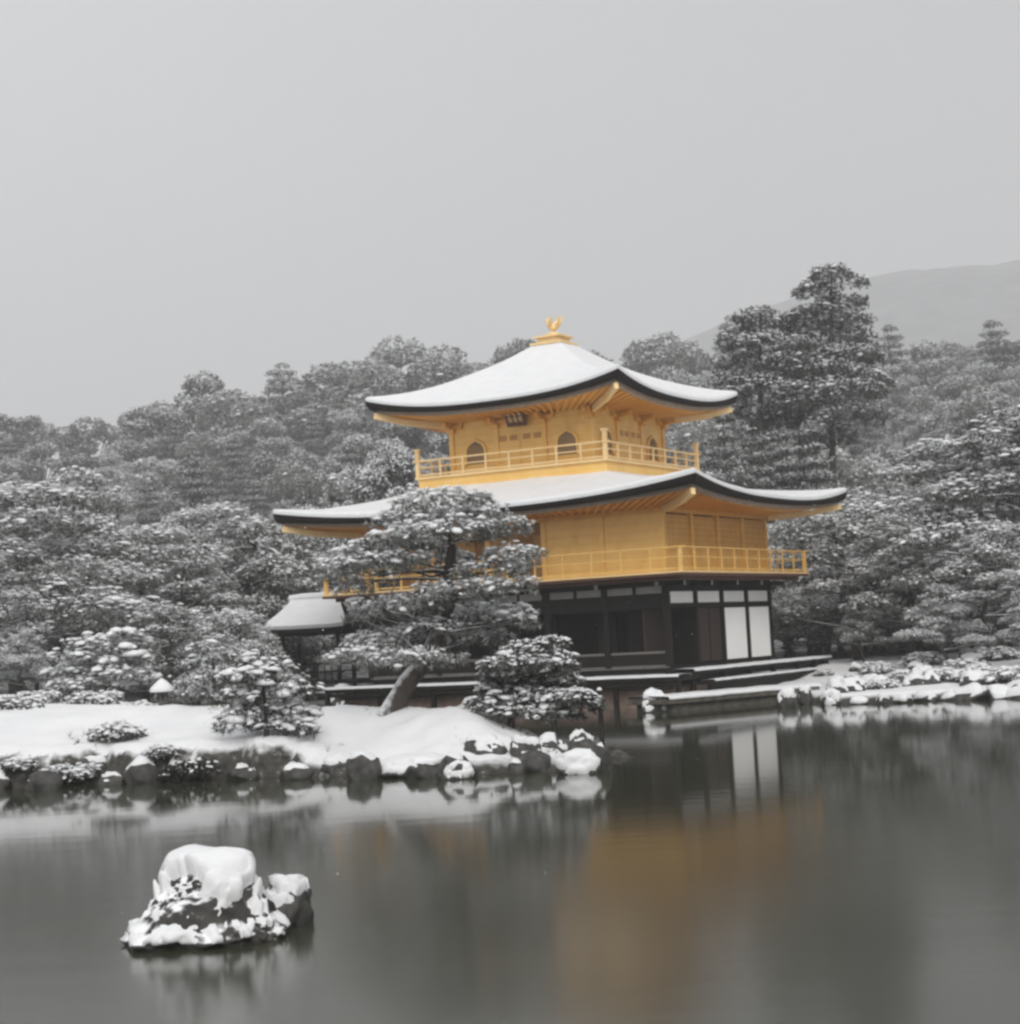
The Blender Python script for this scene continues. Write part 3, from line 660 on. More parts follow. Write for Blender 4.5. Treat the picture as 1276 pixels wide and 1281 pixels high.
# name board under the south eave
m = MB(); m.add([(X3 + a, Y3 - H3 - o, z) for a, o, z in ((-.36, .20, 9.42), (.36, .20, 9.42), (.40, .46, 9.92), (-.40, .46, 9.92), (-.36, .25, 9.40), (.36, .25, 9.40), (.40, .51, 9.90), (-.40, .51, 9.90))],
    [(0, 3, 2, 1), (4, 5, 6, 7), (0, 1, 5, 4), (2, 3, 7, 6), (1, 2, 6, 5), (3, 0, 4, 7)]); pq = m.build('name_board', 'red_beam', PV)
m = MB()
for c in (-.2, 0, .2):
    for (a0, t0, a1, t1) in ((-.06, .72, .06, .76), (-.005, .25, .02, .85), (-.07, .48, .07, .52), (-.06, .28, -.035, .45), (.04, .25, .06, .45)):
        P = lambda a, t: (X3 + c + a, Y3 - H3 - (.255 + .26 * t) - .004, 9.40 + .50 * t)
        m.add([P(a0, t0), P(a1, t0), P(a1, t1), P(a0, t1)], [(0, 1, 2, 3)])
m.build('board_characters', 'gold_pale', pq)
roof('upper_roof', (X3 - 4.8, Y3 - 4.8, X3 + 4.8, Y3 + 4.8), (X3 - .44, Y3 - .44, X3 + .44, Y3 + .44), 10.07, .52, 12.38, (X3 - H3 - .1, Y3 - H3 - .1, X3 + H3 + .1, Y3 + H3 + .1), 9.80, .16, .29, .17, conc=.55)
# finial: stepped base and phoenix
m = MB(); m.box((X3 - .62, Y3 - .62, 12.44), (X3 + .62, Y3 + .62, 12.52)); m.box((X3 - .42, Y3 - .42, 12.52), (X3 + .42, Y3 + .42, 12.70)); m.box((X3 - .52, Y3 - .52, 12.70), (X3 + .52, Y3 + .52, 12.76)); m.lathe([(.30, 12.76), (.34, 12.82), (.22, 12.88), (.12, 12.92)], (X3, Y3), 12)
fin = m.build('finial', 'gold_pale', PV)
V, F = ICO[3]
bd = V * np.array([.20, .10, .11]); 
m = MB()
def P3(x, z, y=0): return (X3 + x, Y3 + y, z)
m.tube([P3(.16, 13.04), P3(.06, 13.06), P3(-.08, 13.10), P3(-.17, 13.20), P3(-.19, 13.31), P3(-.22, 13.38), P3(-.27, 13.385), P3(-.33, 13.37)], [.05, .105, .11, .075, .05, .055, .035, .006], 10)
for e in (-.10, 0, .10):
    m.tube([P3(.12, 13.06, e * .4), P3(.22, 13.14, e * .7), P3(.27, 13.26, e), P3(.30, 13.38, e * 1.4), P3(.34, 13.46, e * 1.6)], [.04, .04, .04, .03, .006], 7)
for sgn in (-1, 1):
    m.tube([P3(-.08, 13.14, .07 * sgn), P3(.0, 13.26, .20 * sgn), P3(.08, 13.38, .27 * sgn), P3(.13, 13.47, .30 * sgn)], [.05, .07, .05, .008], 7)
    m.tube([P3(-.02, 13.03, .05 * sgn), P3(.0, 12.97, .06 * sgn), P3(-.02, 12.90, .06 * sgn)], [.035, .022, .022], 6)
m.build('phoenix', 'gold_pale', fin)
# ------------------------------------------------------------------ landing quay and stones beside the pavilion
def wq(x, y, z): return onz(x, y, z)
QA, QB = np.array([4.25, 52.6]), np.array([9.3, 57.2]); qd = (QB - QA) / np.linalg.norm(QB - QA); qn = np.array([-qd[1], qd[0]])
QL = np.linalg.norm(QB - QA)
qo = empty('stone_quay', (QA[0], QA[1], 0), math.atan2(qd[1], qd[0]), 'long low stone landing under a smooth bed of snow beside the white shoji screens', 'landing')
m = MB(); m.box((0, 0, .22), (QL, 1.7, .36)); m.build('slab', 'dark_stone', qo, .02)
m = MB(); m.box((.3, .15, -.4), (QL - .5, 1.6, .22)); m.build('base', 'dark_stone', qo, .03)
m = MB(); m.grid([[(x, y, z + .02 * mnoise.noise(Vector((x * 1.3, y * 2, 2)))) for x in np.linspace(-.03, QL + .03, 50)] for y, z in ((-.03, .36), (-.045, .40), (.02, .45), (.3, .47), (.9, .47), (1.5, .46), (1.72, .38))]); m.build('quay_snow', 'snow', qo)

def boulder(x, y, z, size, seed, label, group=None, t=.09, rot=0.0, sub=4, cat='rock', lo=.30, hi=.72, boxy=.12, taper=.1, name='boulder'):
    o = empty(name, (x, y, z), rot, label, cat, group)
    V, F = rock_shape(seed, size, sub, boxy=boxy, taper=taper)
    link('stone', mesh_np('stone', V, [(F, 0, True)]), 'bare_rock', o)
    W, F2 = snow_cap(V, F, t, lo, hi, seed, nscale=1.6 / max(size))
    link('snow_cap', mesh_np('snow_cap', W, [(F2, 0, True)]), 'snow', o)
    return o
def px_boulder(x, y, wpx, hpx, seed, label, group=None, depth=.6, **k):
    """x, y: pixel of the middle of its waterline; wpx, hpx its size in the photograph"""
    q = onz(x, y, 0.02); s = q[1] / FPX; w, h = wpx * s / 2, hpx * s
    return boulder(q[0], q[1] + w * depth * .25, h * .22, (w, w * depth + .08, h * .72), seed, label, group, **k)

# the snow-capped rock in the pond, with a smaller block against its side
q = onz(247, 1186, 0.0); s = q[1] / FPX
hr = empty('pond_rock', (q[0], q[1] + .50, 0), .06, 'big blocky rock alone in open water under a thick rounded cap of snow', 'rock')
V, F = ico(6)
V = np.sign(V) * np.abs(V) ** .66
for n, h in (((-.8, -.5, .55), .95), ((.5, -.85, .15), 1.02), ((-.3, -.9, .3), .98), ((.9, .1, .35), 1.0), ((-.95, .1, .1), .9), ((.2, .2, .95), .94)):
    n = np.array(n) / np.linalg.norm(n); d = V @ n; V = V - np.outer(np.maximum(d - h, 0) * .9, n)
D = V / np.linalg.norm(V, axis=1, keepdims=True)
V = V + D * (fbm(V, 1.6, 4, 3) * .09 + fbm(V, 4.5, 8, 4) * .05 + fbm(V, 13, 9, 3) * .03)[:, None]
zz = np.clip(V[:, 2], -1, 1.1)
V[:, 0] = V[:, 0] * (.53 - .13 * zz) + .04 * zz; V[:, 1] *= (.48 - .10 * zz); V[:, 2] = V[:, 2] * .40 + .20
fl_ = np.exp(-((V[:, 2] - .05) / .11) ** 2) * (.10 + .16 * np.clip(fbm(V, 6.0, 21, 3) + .2, 0, 1))          # broken ledge at the waterline
V[:, :2] *= (1 + fl_)[:, None]
def smooth_field(A, F, n):
    for _ in range(n):
        S_ = np.zeros_like(A); C_ = np.zeros(len(A))
        for k in range(3):
            np.add.at(S_, F[:, k], A[F[:, (k + 1) % 3]] + A[F[:, (k + 2) % 3]]); np.add.at(C_, F[:, k], 2)
        A = .5 * A + .5 * S_ / C_[:, None]
    return A
link('stone', mesh_np('stone', V, [(F, 0, True)]), 'rock', hr)
N_ = smooth_field(vnormals(V, F), F, 8); VS = smooth_field(V, F, 12)
left_ = sstep(.06, -.18, V[:, 0]) * sstep(-.05, -.25, V[:, 1]) * sstep(.62, .50, V[:, 2])
w_ = .50 * N_[:, 2] + 1.20 * (V[:, 2] - .40) + fbm(V, 3.2, 15, 3) * .16 + fbm(V, 9.0, 16, 3) * .10 + .20 * sstep(.0, .22, V[:, 0]) * sstep(-.1, -.3, V[:, 1]) - .35 * left_
s_ = sstep(.22, .40, w_); up_ = np.clip(N_[:, 2] * .8 + .35, 0, 1)
band = np.exp(-((V[:, 2] - .10) / .085) ** 2) * sstep(-.08, .22, fbm(V, 7.0, 31, 3) + .05); patch = sstep(.30, .5, fbm(V, 10.0, 33, 3)) * sstep(.1, .3, V[:, 2]) * .6
s2 = np.clip(np.maximum(band, patch) * sstep(-.35, .25, N_[:, 2] + .45), 0, 1) * (1 - s_)
base_ = V * (1 - s_)[:, None] + VS * s_[:, None]
W = base_ + np.outer(s_ * .115 * up_, (0, 0, 1)) + N_ * (s_ * .05 + s2 * .035 - .022 * np.clip(1 - s_ - s2, 0, 1))[:, None]; W[:, 2] += s2 * .02; F2 = F
link('snow_cap', mesh_np('snow_cap', W, [(F2, 0, True)]), 'snow', hr)
q = onz(354, 1163, 0.0)
boulder(q[0] - .02, q[1] + .22, .09, (.25, .28, .25), 87, 'small dark block with a flat snow top against the big pond rock', t=.07, boxy=.45, taper=.0, lo=.45, hi=.8)

# boulders along the island's edge, from the left
LB = [(38, 975, 66, 36, 'rounded rock wholly whitened with snow at the left end of the island bank'),
      (120, 977, 46, 34, 'dark wet rock with a little snow at the foot of the overhanging bank'),
      (165, 974, 40, 24, 'small rock with a snow crest tucked under the dark bank'),
      (215, 974, 56, 30, 'low dark rock at the waterline below the broad snowy mound'),
      (300, 968, 60, 36, 'flat grey rock dusted with snow left of the small shore pine foot'),
      (366, 966, 50, 34, 'layered grey rock right of the small shore pine at the water'),
      (430, 968, 56, 22, 'long low black rock with snow on its back along the middle of the island shore'),
      (452, 950, 50, 30, 'dark tilted slab poking out of the snow above the middle shore'),
      (520, 969, 100, 22, 'flat black ledge under a straight lip of snow on the island shore'),
      (575, 973, 34, 14, 'small stone fully covered with snow lying in front of the shore ledge'),
      (605, 962, 66, 40, 'bulky dark rock with bare face set in the snow of the island shore'),
      (655, 960, 54, 36, 'dark rock with white snow streaks next to the bulky bare one'),
      (692, 956, 52, 34, 'broad rock with a smooth snow cap near the island tip'),
      (728, 950, 38, 36, 'pointed dark rock with a snow-edged top at the very tip of the island'),
      (724, 966, 52, 22, 'low rock buried in snow at the waterline of the island tip'),
      (8, 962, 40, 46, 'dark rock with snow patches at the left margin of the bank'),
      (78, 968, 34, 26, 'small dark rock right beside the whitened rounded one'),
      (262, 972, 30, 24, 'narrow upright dark stone by the stake on the bank')]
for i, (x, y, w, h, lab) in enumerate(LB):
    white = 'whitened' in lab or 'fully' in lab or 'buried' in lab
    px_boulder(x, y, w, h, 200 + i, lab, 'rocks along the island shore', t=.10 if white else .07, lo=-.3 if white else .45, hi=.2 if white else .85, boxy=.25)
px_boulder(820, 890, 38, 24, 301, 'snow-topped rock at the near end of the stone landing', 'rocks by the pavilion', t=.10, lo=.1, hi=.5)
px_boulder(985, 884, 26, 20, 302, 'cube-like stone with a square snow cap below the stone landing', 'rocks by the pavilion', t=.10, lo=.3, hi=.6, boxy=.3)
px_boulder(1008, 880, 24, 20, 303, 'square stone with snow cap between two others at the far end of the landing', 'rocks by the pavilion', t=.10, lo=.3, hi=.6, boxy=.3)
px_boulder(1040, 881, 26, 15, 304, 'rounded snowy rock just past the landing where the bank begins', 'rocks by the pavilion', t=.10, lo=.0, hi=.5)
px_boulder(430, 893, 34, 34, 305, 'rock with a thick snow hood under the left end of the pavilion deck', 'rocks by the pavilion', t=.14, lo=.1, hi=.5)
RB = [(1075, 880, 22, 10), (1105, 879, 18, 13), (1132, 878, 24, 11), (1160, 876, 28, 16), (1190, 875, 24, 14), (1218, 874, 44, 26), (1250, 873, 36, 20), (1280, 872, 44, 26)]
RL = ['first low snowy rock of the bank right of the pavilion', 'little dark rock in the snow below a round bush on the far bank', 'flat rock half sunk in snow in the middle of the far bank', 'dark bank rock left of the row of black rocks', 'small rock between two larger ones on the far bank', 'large black rock with a thin snow lid on the far bank', 'black rock beside the largest one of the far bank', 'last dark rock of the far bank at the margin']
for i, ((x, y, w, h), lab) in enumerate(zip(RB, RL)): px_boulder(x, y, w * 1.15, h * .75, 330 + i, lab, 'rocks along the far bank', t=.07, boxy=.0, taper=.25, depth=1.0, lo=.3 if x < 1180 else .6, hi=.9, sub=3)

# leaning stake and mooring post in the water
q = onz(252, 974, 0); m = MB(); m.tube([(q[0], q[1] - .1, -.3), (q[0] + .01, q[1] - .1, .15), (q[0] + .0, q[1] - .1, .34)], [.05, .05, .045], 8)
sk = empty('stake', (0, 0, 0), 0, 'short dark wooden stake standing in the water at the bank', 'stake'); m.build('shaft', 'black_wood', sk)
m = MB(); m.lathe([(.05, .34), (.055, .37), (.03, .40), (.004, .41)], (q[0], q[1] - .1), 8); m.build('snow_cap', 'snow', sk)
q = onz(752, 905, 0); m = MB(); m.tube([(q[0], q[1], -.4), (q[0], q[1], .86)], [.07, .065], 8); sk = empty('mooring_post', (0, 0, 0), 0, 'tall dark post in the water in front of the pavilion deck', 'post'); m.build('shaft', 'black_wood', sk)
m = MB(); m.lathe([(.068, .86), (.07, .89), (.04, .93), (.004, .94)], (q[0], q[1]), 8); m.build('snow_cap', 'snow', sk)

# stone lantern
q = at(203, 872, 45.0); lz = gz(q[0], q[1])
ln = empty('stone_lantern', (q[0], q[1], lz), .3, 'small stone lantern under a pointed hat of snow behind the white mound', 'lantern')
m = MB(); m.lathe([(.20, -.1), (.19, .06), (.11, .10), (.09, .22)], n=10); m.build('base', 'lantern_stone', ln)
m = MB(); m.lathe([(.14, .22), (.17, .26), (.17, .30)], n=6); m.build('platform', 'lantern_stone', ln)
m = MB()
for k in range(6):
    a = k * math.pi / 3; m.bar((.12 * math.cos(a), .12 * math.sin(a), .30), (.12 * math.cos(a), .12 * math.sin(a), .50), .045)
m.lathe([(.085, .30), (.085, .50)], n=6); m.build('fire_box', 'lantern_stone', ln)
m = MB(); m.lathe([(.28, .50), (.29, .54), (.16, .63), (.06, .70), (.05, .76)], n=6); m.build('roof', 'lantern_stone', ln)
m = MB(); m.lathe([(.295, .535), (.305, .58), (.27, .65), (.17, .74), (.08, .82), (.01, .86)], n=14); m.build('roof_snow', 'snow', ln)

# ------------------------------------------------------------------ small fishing pavilion west of the main one
FP = empty('fishing_pavilion', (-7.35, 68.3, 0), BTH * .35, 'small open waterside pavilion with a thick snow gable roof left of the gilded one', 'pavilion')
hw, hd = 1.05, 1.0
for sx in (-1, 1):
    for sy in (-1, 1):
        m = MB(); m.box((sx * hw - .07, sy * hd - .07, -.3), (sx * hw + .07, sy * hd + .07, 3.05)); m.build('post', 'black_wood', FP, .01)
m = MB(); m.box((-1.35, -1.3, 1.0), (1.6, 1.3, 1.15)); m.build('floor', 'black_wood', FP, .01)
m = MB()
for sy in (-1, 1): m.bar((-hw - .2, sy * (hd + .1), 1.75), (hw + .2, sy * (hd + .1), 1.75), .07); m.bar((-hw - .2, sy * (hd + .1), 1.45), (hw + .2, sy * (hd + .1), 1.45), .05)
for sx in (-1, 1): m.bar((sx * (hw + .1), -hd, 1.75), (sx * (hw + .1), hd, 1.75), .07)
for k in range(9): m.box((-hw + k * hw / 4 - .02, -hd - .12, 1.15), (-hw + k * hw / 4 + .02, -hd - .08, 1.75))
m.build('railing', 'black_wood', FP)
m = MB(); m.box((-hw - .15, -hd - .06, 2.82), (hw + .15, -hd + .06, 3.0)); m.build('beam', 'black_wood', FP, .01)
m = MB(); m.box((-hw - .15, hd - .06, 2.82), (hw + .15, hd + .06, 3.0)); m.build('beam', 'black_wood', FP, .01)
def gab(off, ins, mb):
    R = []
    for s in (-1, 1):
        rows = []
        for i in range(9):
            t = i / 8; y = s * lerp(1.75 - ins, .0, t); z = 3.05 + 1.05 * (t * .7 + t * t * .3) + off
            rows.append([(x * lerp(1.45 - ins, .98 - ins * .6, min(1, max(0, (t - .25) / .6))), y, z + .04 * abs(x) ** 4 * (1 - t)) for x in np.linspace(-1, 1, 15)])
        mb.grid(rows, smooth=False, flip=(s > 0))
    return mb
rf = gab(0, 0, MB()); rf = rf.build('roof', 'bark_roof', FP)
sm_ = rf.modifiers.new('solid', 'SOLIDIFY'); sm_.thickness = .14; sm_.offset = -1
sn_ = gab(.15, .0, MB()).build('roof_snow', 'snow', rf); s2 = sn_.modifiers.new('solid', 'SOLIDIFY'); s2.thickness = .15; s2.offset = -1
m = MB(); m.tube([(-1.02, 0, 4.22), (-.5, 0, 4.26), (.5, 0, 4.26), (1.02, 0, 4.22)], [.13, .14, .14, .13], 10); m.build('ridge', 'snow', rf)
for sx in (-1, 1):
    m = MB(); m.add([(sx * .98, -.8, 3.5), (sx * .98, .8, 3.5), (sx * .98, 0, 4.05), (sx * .94, -.8, 3.5), (sx * .94, .8, 3.5), (sx * .94, 0, 4.05)], [(0, 1, 2), (5, 4, 3), (0, 3, 4, 1), (1, 4, 5, 2), (2, 5, 3, 0)])
    m.build('gable_board', 'black_wood', FP)
# its covered landing reaching the deck
m = MB(); m.box((1.6, -.6, .98), (3.6, .5, 1.1)); m.build('gangway', 'black_wood', FP, .01)


# small wet stones all along the island's waterline, and snowed-over stones scattered on the right bank
rr = random.Random(77)
fx_ = [(-10, 987), (60, 984), (130, 979), (250, 975), (330, 973), (395, 971), (480, 972), (560, 971), (610, 969), (660, 965), (715, 966), (745, 962)]
px_, py_ = zip(*fx_); x = -6
while x < 745:
    w = rr.uniform(16, 58); y = float(np.interp(x, px_, py_)) + rr.uniform(-2, 2)
    px_boulder(x, y, w, w * rr.uniform(.35, .7), 400 + int(x), 'small dark wet stone in the broken row along the island waterline', 'small wet stones along the island waterline', t=.06, lo=rr.choice((.35, .75, .95)), hi=1.15, boxy=.15, sub=3, depth=.8)
    x += w * rr.uniform(.8, 2.0)
for i in range(26):
    x = 1032 + rr.uniform(0, 235); d = rr.uniform(53.5, 64); q = at(x, 830, d); z = gz(q[0], q[1])
    if z < .2: continue
    s_q = rr.uniform(.14, .36)
    boulder(q[0], q[1], z + s_q * .2, (s_q * rr.uniform(.9, 1.6), s_q, s_q * rr.uniform(.6, .9)), 500 + i, 'snowed-over stone scattered on the white ground of the right bank', 'snowed-over stones on the right bank', t=.09, lo=rr.uniform(.0, .4), hi=.75, sub=3)
# dead grass and twigs pricking through the snow near the edge of the island
rng = np.random.default_rng(9); P = []
while len(P) < 330:
    x, y = rng.uniform(-11, 6.5), rng.uniform(31.5, 40); h = gz(x, y)
    if h > .18 and mnoise.noise(Vector((x * .9, y * .9, 1.0))) > .12 + .25 * (h > .6): P.append((x, y, h))
P = np.array(P); N0 = np.tile([0, 0, 1.0], (len(P), 1)); bv, bf = blades(P, N0 * .4, 6, rng.uniform(.05, .16, len(P)), .035, rng, up=.9)
M['straw'] = noisy('dry_grass', (.05, .042, .028), (.16, .135, .09), 4, .9)
props(link('dry_grass', mesh_np('dry_grass', bv, [(bf, 0, False)]), 'straw'), 'dry grass tips pricking through the snow of the island', kind='stuff')
# snow still falling
rng = np.random.default_rng(3); n = 420
d = 9 + 41 * rng.uniform(size=n) ** .7; P = np.stack([(rng.uniform(-.31, .31, n)) * d, d, CAM_Z + rng.uniform(-.24, .33, n) * d], 1); P = P[(P[:, 2] > .1) & (P[:, 2] < CAM_Z + .10 * d)]
sv, q4, t3, h6 = snow_lumps(P, rng.normal(size=P.shape), rng.uniform(.004, .009, len(P)), rng, flat=.7, tilt=2.0)
props(link('falling_snow', mesh_np('falling_snow', sv, [(q4, 0, True), (t3, 0, True), (h6, 0, True)]), 'snow'), 'sparse snowflakes drifting down over the pond', kind='stuff')
q = at(592, 893, 36.9)
boulder(q[0], q[1], gz(q[0], q[1]) + .10, (.46, .36, .34), 611, 'sloping rock with a smooth white snow back just left of the bushy tree', 'rocks along the island shore', t=.12, lo=.0, hi=.4, taper=.3, boxy=.0)
# ------------------------------------------------------------------ trees
def tree_obj(name, loc, trunk, crown, label, group=None, cat='tree', rz=0.0, sc=(1, 1, 1), bark='bark', leaf='needle', limbs=()):
    o = empty(name, loc, rz, label, cat, group); o.scale = sc
    if trunk is not None: link('trunk', trunk, bark, o)
    for lm in limbs: link('limb', lm, bark, o)
    link('crown', crown, [leaf, 'snow'], o)
    return o
def tube_mesh(name, paths):
    m = MB()
    for pts, rad, n in paths: m.tube(pts, rad, n)
    me = bpy.data.meshes.new(name); me.from_pydata(m.v, [], m.f); me.polygons.foreach_set('use_smooth', m.sm); me.update(); return me

def shaped_pine(name, base, depth, pads, trunk_px, rad, label, seed, size=.13, dens=34, k=9, snow=.72, width=.07, group=None, ddep=.9, cat='pine', snow_r=.62, leaf='needle', quad=False, frost=.8):
    """a tree whose trunk and cloud-shaped pads were measured in the photograph at one distance, then given depth of their own"""
    rng = np.random.default_rng(seed); b = at(base[0], base[1], depth); bz = gz(b[0], b[1]); b[2] = bz - .05; s = depth / FPX
    lobes = []
    for x, y, hw, hh in pads:
        c = at(x, y, depth) - b; dy = rng.uniform(-.5, .5) * ddep
        lobes.append((c[0], c[1] + dy, c[2], hw * s, hw * s * rng.uniform(.75, 1.0), hh * s))
        for _ in range(3):                          # smaller clouds that break up its outline
            a = rng.uniform(0, 6.28); r = rng.uniform(.65, 1.05)
            lobes.append((c[0] + hw * s * r * math.cos(a), c[1] + dy + hw * s * r * .9 * math.sin(a), c[2] + rng.uniform(-.5, .35) * hh * s, hw * s * rng.uniform(.22, .4), hw * s * rng.uniform(.22, .4), hh * s * rng.uniform(.45, .8)))
    T = [at(x, y, depth) - b for x, y in trunk_px]; T[0] = np.array([T[0][0], T[0][1], -.1])
    n = len(T); R = [rad * (1.25 if i == 0 else 1) * (1 - .72 * i / (n - 1)) for i in range(n)]
    # refine the trunk
    TT, RR = [], []
    for i in range(n - 1):
        for j in range(3):
            t = j / 3; TT.append(T[i] * (1 - t) + T[i + 1] * t + rng.normal(size=3) * rad * .16 * (i + j > 0)); RR.append(R[i] * (1 - t) + R[i + 1] * t)
    TT.append(T[-1]); RR.append(R[-1])
    for _ in range(3): TT = [TT[0]] + [(np.array(TT[i - 1]) + 2 * np.array(TT[i]) + np.array(TT[i + 1])) / 4 for i in range(1, len(TT) - 1)] + [TT[-1]]
    trunk = tube_mesh('trunk', [(TT, RR, 10)]); limbs = []
    for lb in lobes[::4]:
        c = np.array(lb[:3]) - np.array([0, 0, lb[5] * .35])
        cand = [i for i in range(len(TT)) if TT[i][2] < c[2] + .05 and i >= len(TT) // 3] or [len(TT) - 1]
        i = min(cand, key=lambda q: np.linalg.norm(TT[q] - c))
        pts = wobble(TT[i], c, 5, .05, rng, -.04); r0 = RR[i] * .30
        limbs.append(tube_mesh('limb', [(pts, [r0 * (1 - .75 * q / 5) for q in range(6)], 7)] +
                     [(wobble(pts[3], np.array(c) + np.array([math.cos(a) * lb[3] * .7, math.sin(a) * lb[4] * .7, lb[5] * .1]), 3, .03, rng), [r0 * .4, r0 * .3, r0 * .22, r0 * .12], 5) for a in rng.uniform(0, 6.28, 4)]))
    crown = crown_mesh('crown', lobes, dens, size, rng, k=k, width=width, quad=quad, snow=snow, snow_r=snow_r, lo=-.45, inner=.6, frost=frost)
    return tree_obj(name, tuple(b), trunk, crown, label, group, cat, limbs=limbs, leaf=leaf)

# the leaning pine in front of the pavilion
shaped_pine('leaning_pine', (487, 900), 36.2,
    [(552, 632, 60, 14), (512, 650, 48, 16), (590, 648, 46, 15), (560, 672, 80, 20), (500, 684, 50, 15), (632, 664, 34, 13), (478, 708, 52, 14), (436, 712, 38, 11), (424, 726, 24, 9), (452, 694, 32, 10), (446, 738, 26, 9), (545, 700, 50, 14), (640, 697, 40, 10), (652, 704, 22, 9), (612, 716, 44, 13), (632, 738, 46, 14), (575, 742, 46, 14), (500, 762, 60, 17), (455, 772, 26, 13), (605, 772, 62, 16), (640, 780, 34, 12), (540, 790, 50, 14), (588, 802, 46, 13), (478, 806, 52, 16), (440, 824, 36, 12), (500, 828, 50, 13), (545, 828, 40, 10)],
    [(487, 902), (500, 872), (517, 846), (536, 822), (548, 796), (556, 770), (566, 742), (560, 716), (566, 690), (556, 660), (550, 636)], .215,
    'leaning old pine with layered snowy branches standing on the white island before the gilded walls', 11, size=.115, dens=58, snow=1.0, ddep=1.5, snow_r=.46)
# bushy tree with a pale stem
shaped_pine('bushy_tree', (638, 912), 35.4,
    [(690, 806, 20, 8), (665, 818, 40, 14), (640, 834, 42, 14), (690, 836, 36, 16), (620, 848, 24, 10), (660, 852, 46, 14), (705, 856, 26, 12), (640, 870, 44, 14), (690, 876, 46, 13), (725, 878, 22, 10), (615, 882, 30, 12), (655, 892, 46, 10), (735, 884, 18, 10), (700, 896, 30, 8)],
    [(638, 914), (640, 892), (646, 868), (656, 842), (668, 818)], .075,
    'low bushy tree with drooping leaves hung with snow on the island near its tip', 21, size=.095, dens=95, k=9, quad=True, width=.17, snow=1.0, snow_r=.62, frost=.5, leaf='leaf', cat='tree', ddep=.8)
# small pine at the water's edge
shaped_pine('shore_pine', (336, 946), 34.9,
    [(318, 832, 22, 10), (350, 842, 26, 10), (312, 852, 36, 12), (345, 864, 40, 13), (300, 874, 30, 11), (372, 870, 24, 10), (322, 892, 36, 11), (362, 896, 32, 12), (296, 908, 26, 10), (340, 914, 36, 10), (374, 916, 22, 10)],
    [(336, 948), (333, 920), (332, 892), (330, 864), (328, 838)], .065,
    'small dense pine with white-topped tufts at the water edge of the island', 31, size=.12, dens=50, snow=.95, ddep=.7, snow_r=.72, frost=.3, leaf='dark_needle')
shaped_pine('shrub_pine', (262, 886), 38.5,
    [(262, 812, 22, 9), (285, 826, 30, 11), (250, 834, 26, 10), (275, 850, 38, 12), (240, 858, 20, 10), (300, 858, 26, 11), (262, 872, 36, 10)],
    [(266, 890), (268, 860), (268, 836), (266, 815)], .06,
    'shaggy young pine loaded with snow just behind the small shore pine', 32, size=.12, dens=36, snow=.8, ddep=.8, snow_r=.5)
# cloud-pruned pine with flat snow plates
shaped_pine('cloud_pruned_pine', (130, 876), 46.0,
    [(156, 798, 22, 6), (118, 806, 30, 6), (168, 808, 20, 6), (140, 814, 44, 8), (90, 824, 30, 7), (176, 826, 20, 8), (130, 832, 44, 8), (92, 842, 36, 8), (150, 846, 40, 9), (110, 858, 50, 8), (168, 856, 30, 9), (75, 862, 28, 8)],
    [(132, 880), (136, 852), (134, 830), (142, 806)], .09,
    'cloud-pruned pine with flat plates of thick snow left of the stone lantern', 33, size=.15, dens=40, snow=1.0, ddep=1.0)

# ---- prototypes for the garden and forest
def proto_pine(seed, H=6.0, R=2.6, n=17, size=.135, dens=36, k=6, snow=.9, lean=.4):
    rng = np.random.default_rng(seed); lobes = []; tr = wobble((0, 0, -.5), (rng.normal() * lean, rng.normal() * lean, H * .92), 7, .16, rng)
    for i in range(n):
        t = i / (n - 1); h = H * (.30 + .68 * t); a = i * 2.4 + rng.uniform(-.5, .5); r = R * (1.05 - .85 * t ** 1.4) * rng.uniform(.45, .95)
        w = R * (.50 - .22 * t) * rng.uniform(.8, 1.2)
        lobes.append((r * math.cos(a), r * math.sin(a), h, w, w * .9, w * rng.uniform(.30, .62)))
        for _ in range(3):
            a2 = rng.uniform(0, 6.28); lobes.append((r * math.cos(a) + w * .8 * math.cos(a2), r * math.sin(a) + w * .8 * math.sin(a2), h - rng.uniform(.0, .3) * w, w * rng.uniform(.25, .5), w * rng.uniform(.25, .5), w * rng.uniform(.15, .32)))
    paths = [(tr, [.16 * H / 6 * (1 - .7 * i / 7) for i in range(8)], 8)]
    for lb in lobes[::3]:
        i = min(range(8), key=lambda q: abs(tr[q][2] - (lb[2] - .4))); paths.append((wobble(tr[i], (lb[0], lb[1], lb[2] - lb[5] * .4), 3, .06, rng), [.06 * H / 6, .05 * H / 6, .035 * H / 6, .02 * H / 6], 5))
    return tube_mesh('trunk', paths), crown_mesh('crown', lobes, dens, size, rng, k=k, width=.10, snow=snow, snow_r=.44, lo=-.5, inner=.55)
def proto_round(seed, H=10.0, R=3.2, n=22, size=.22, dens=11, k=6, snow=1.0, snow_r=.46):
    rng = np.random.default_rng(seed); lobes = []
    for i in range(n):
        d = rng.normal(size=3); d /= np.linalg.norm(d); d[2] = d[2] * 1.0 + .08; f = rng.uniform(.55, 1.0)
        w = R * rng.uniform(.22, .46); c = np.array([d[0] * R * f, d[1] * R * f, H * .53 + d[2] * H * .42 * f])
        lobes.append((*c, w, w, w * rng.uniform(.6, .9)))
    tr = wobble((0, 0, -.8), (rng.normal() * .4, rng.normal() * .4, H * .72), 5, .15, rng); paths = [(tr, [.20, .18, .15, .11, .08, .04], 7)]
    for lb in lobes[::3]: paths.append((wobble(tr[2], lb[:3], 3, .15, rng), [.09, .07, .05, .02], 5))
    return tube_mesh('trunk', paths), crown_mesh('crown', lobes, dens, size, rng, k=k, width=.26, quad=True, snow=snow, snow_r=snow_r, lo=-.55, inner=.74, flat=.42)
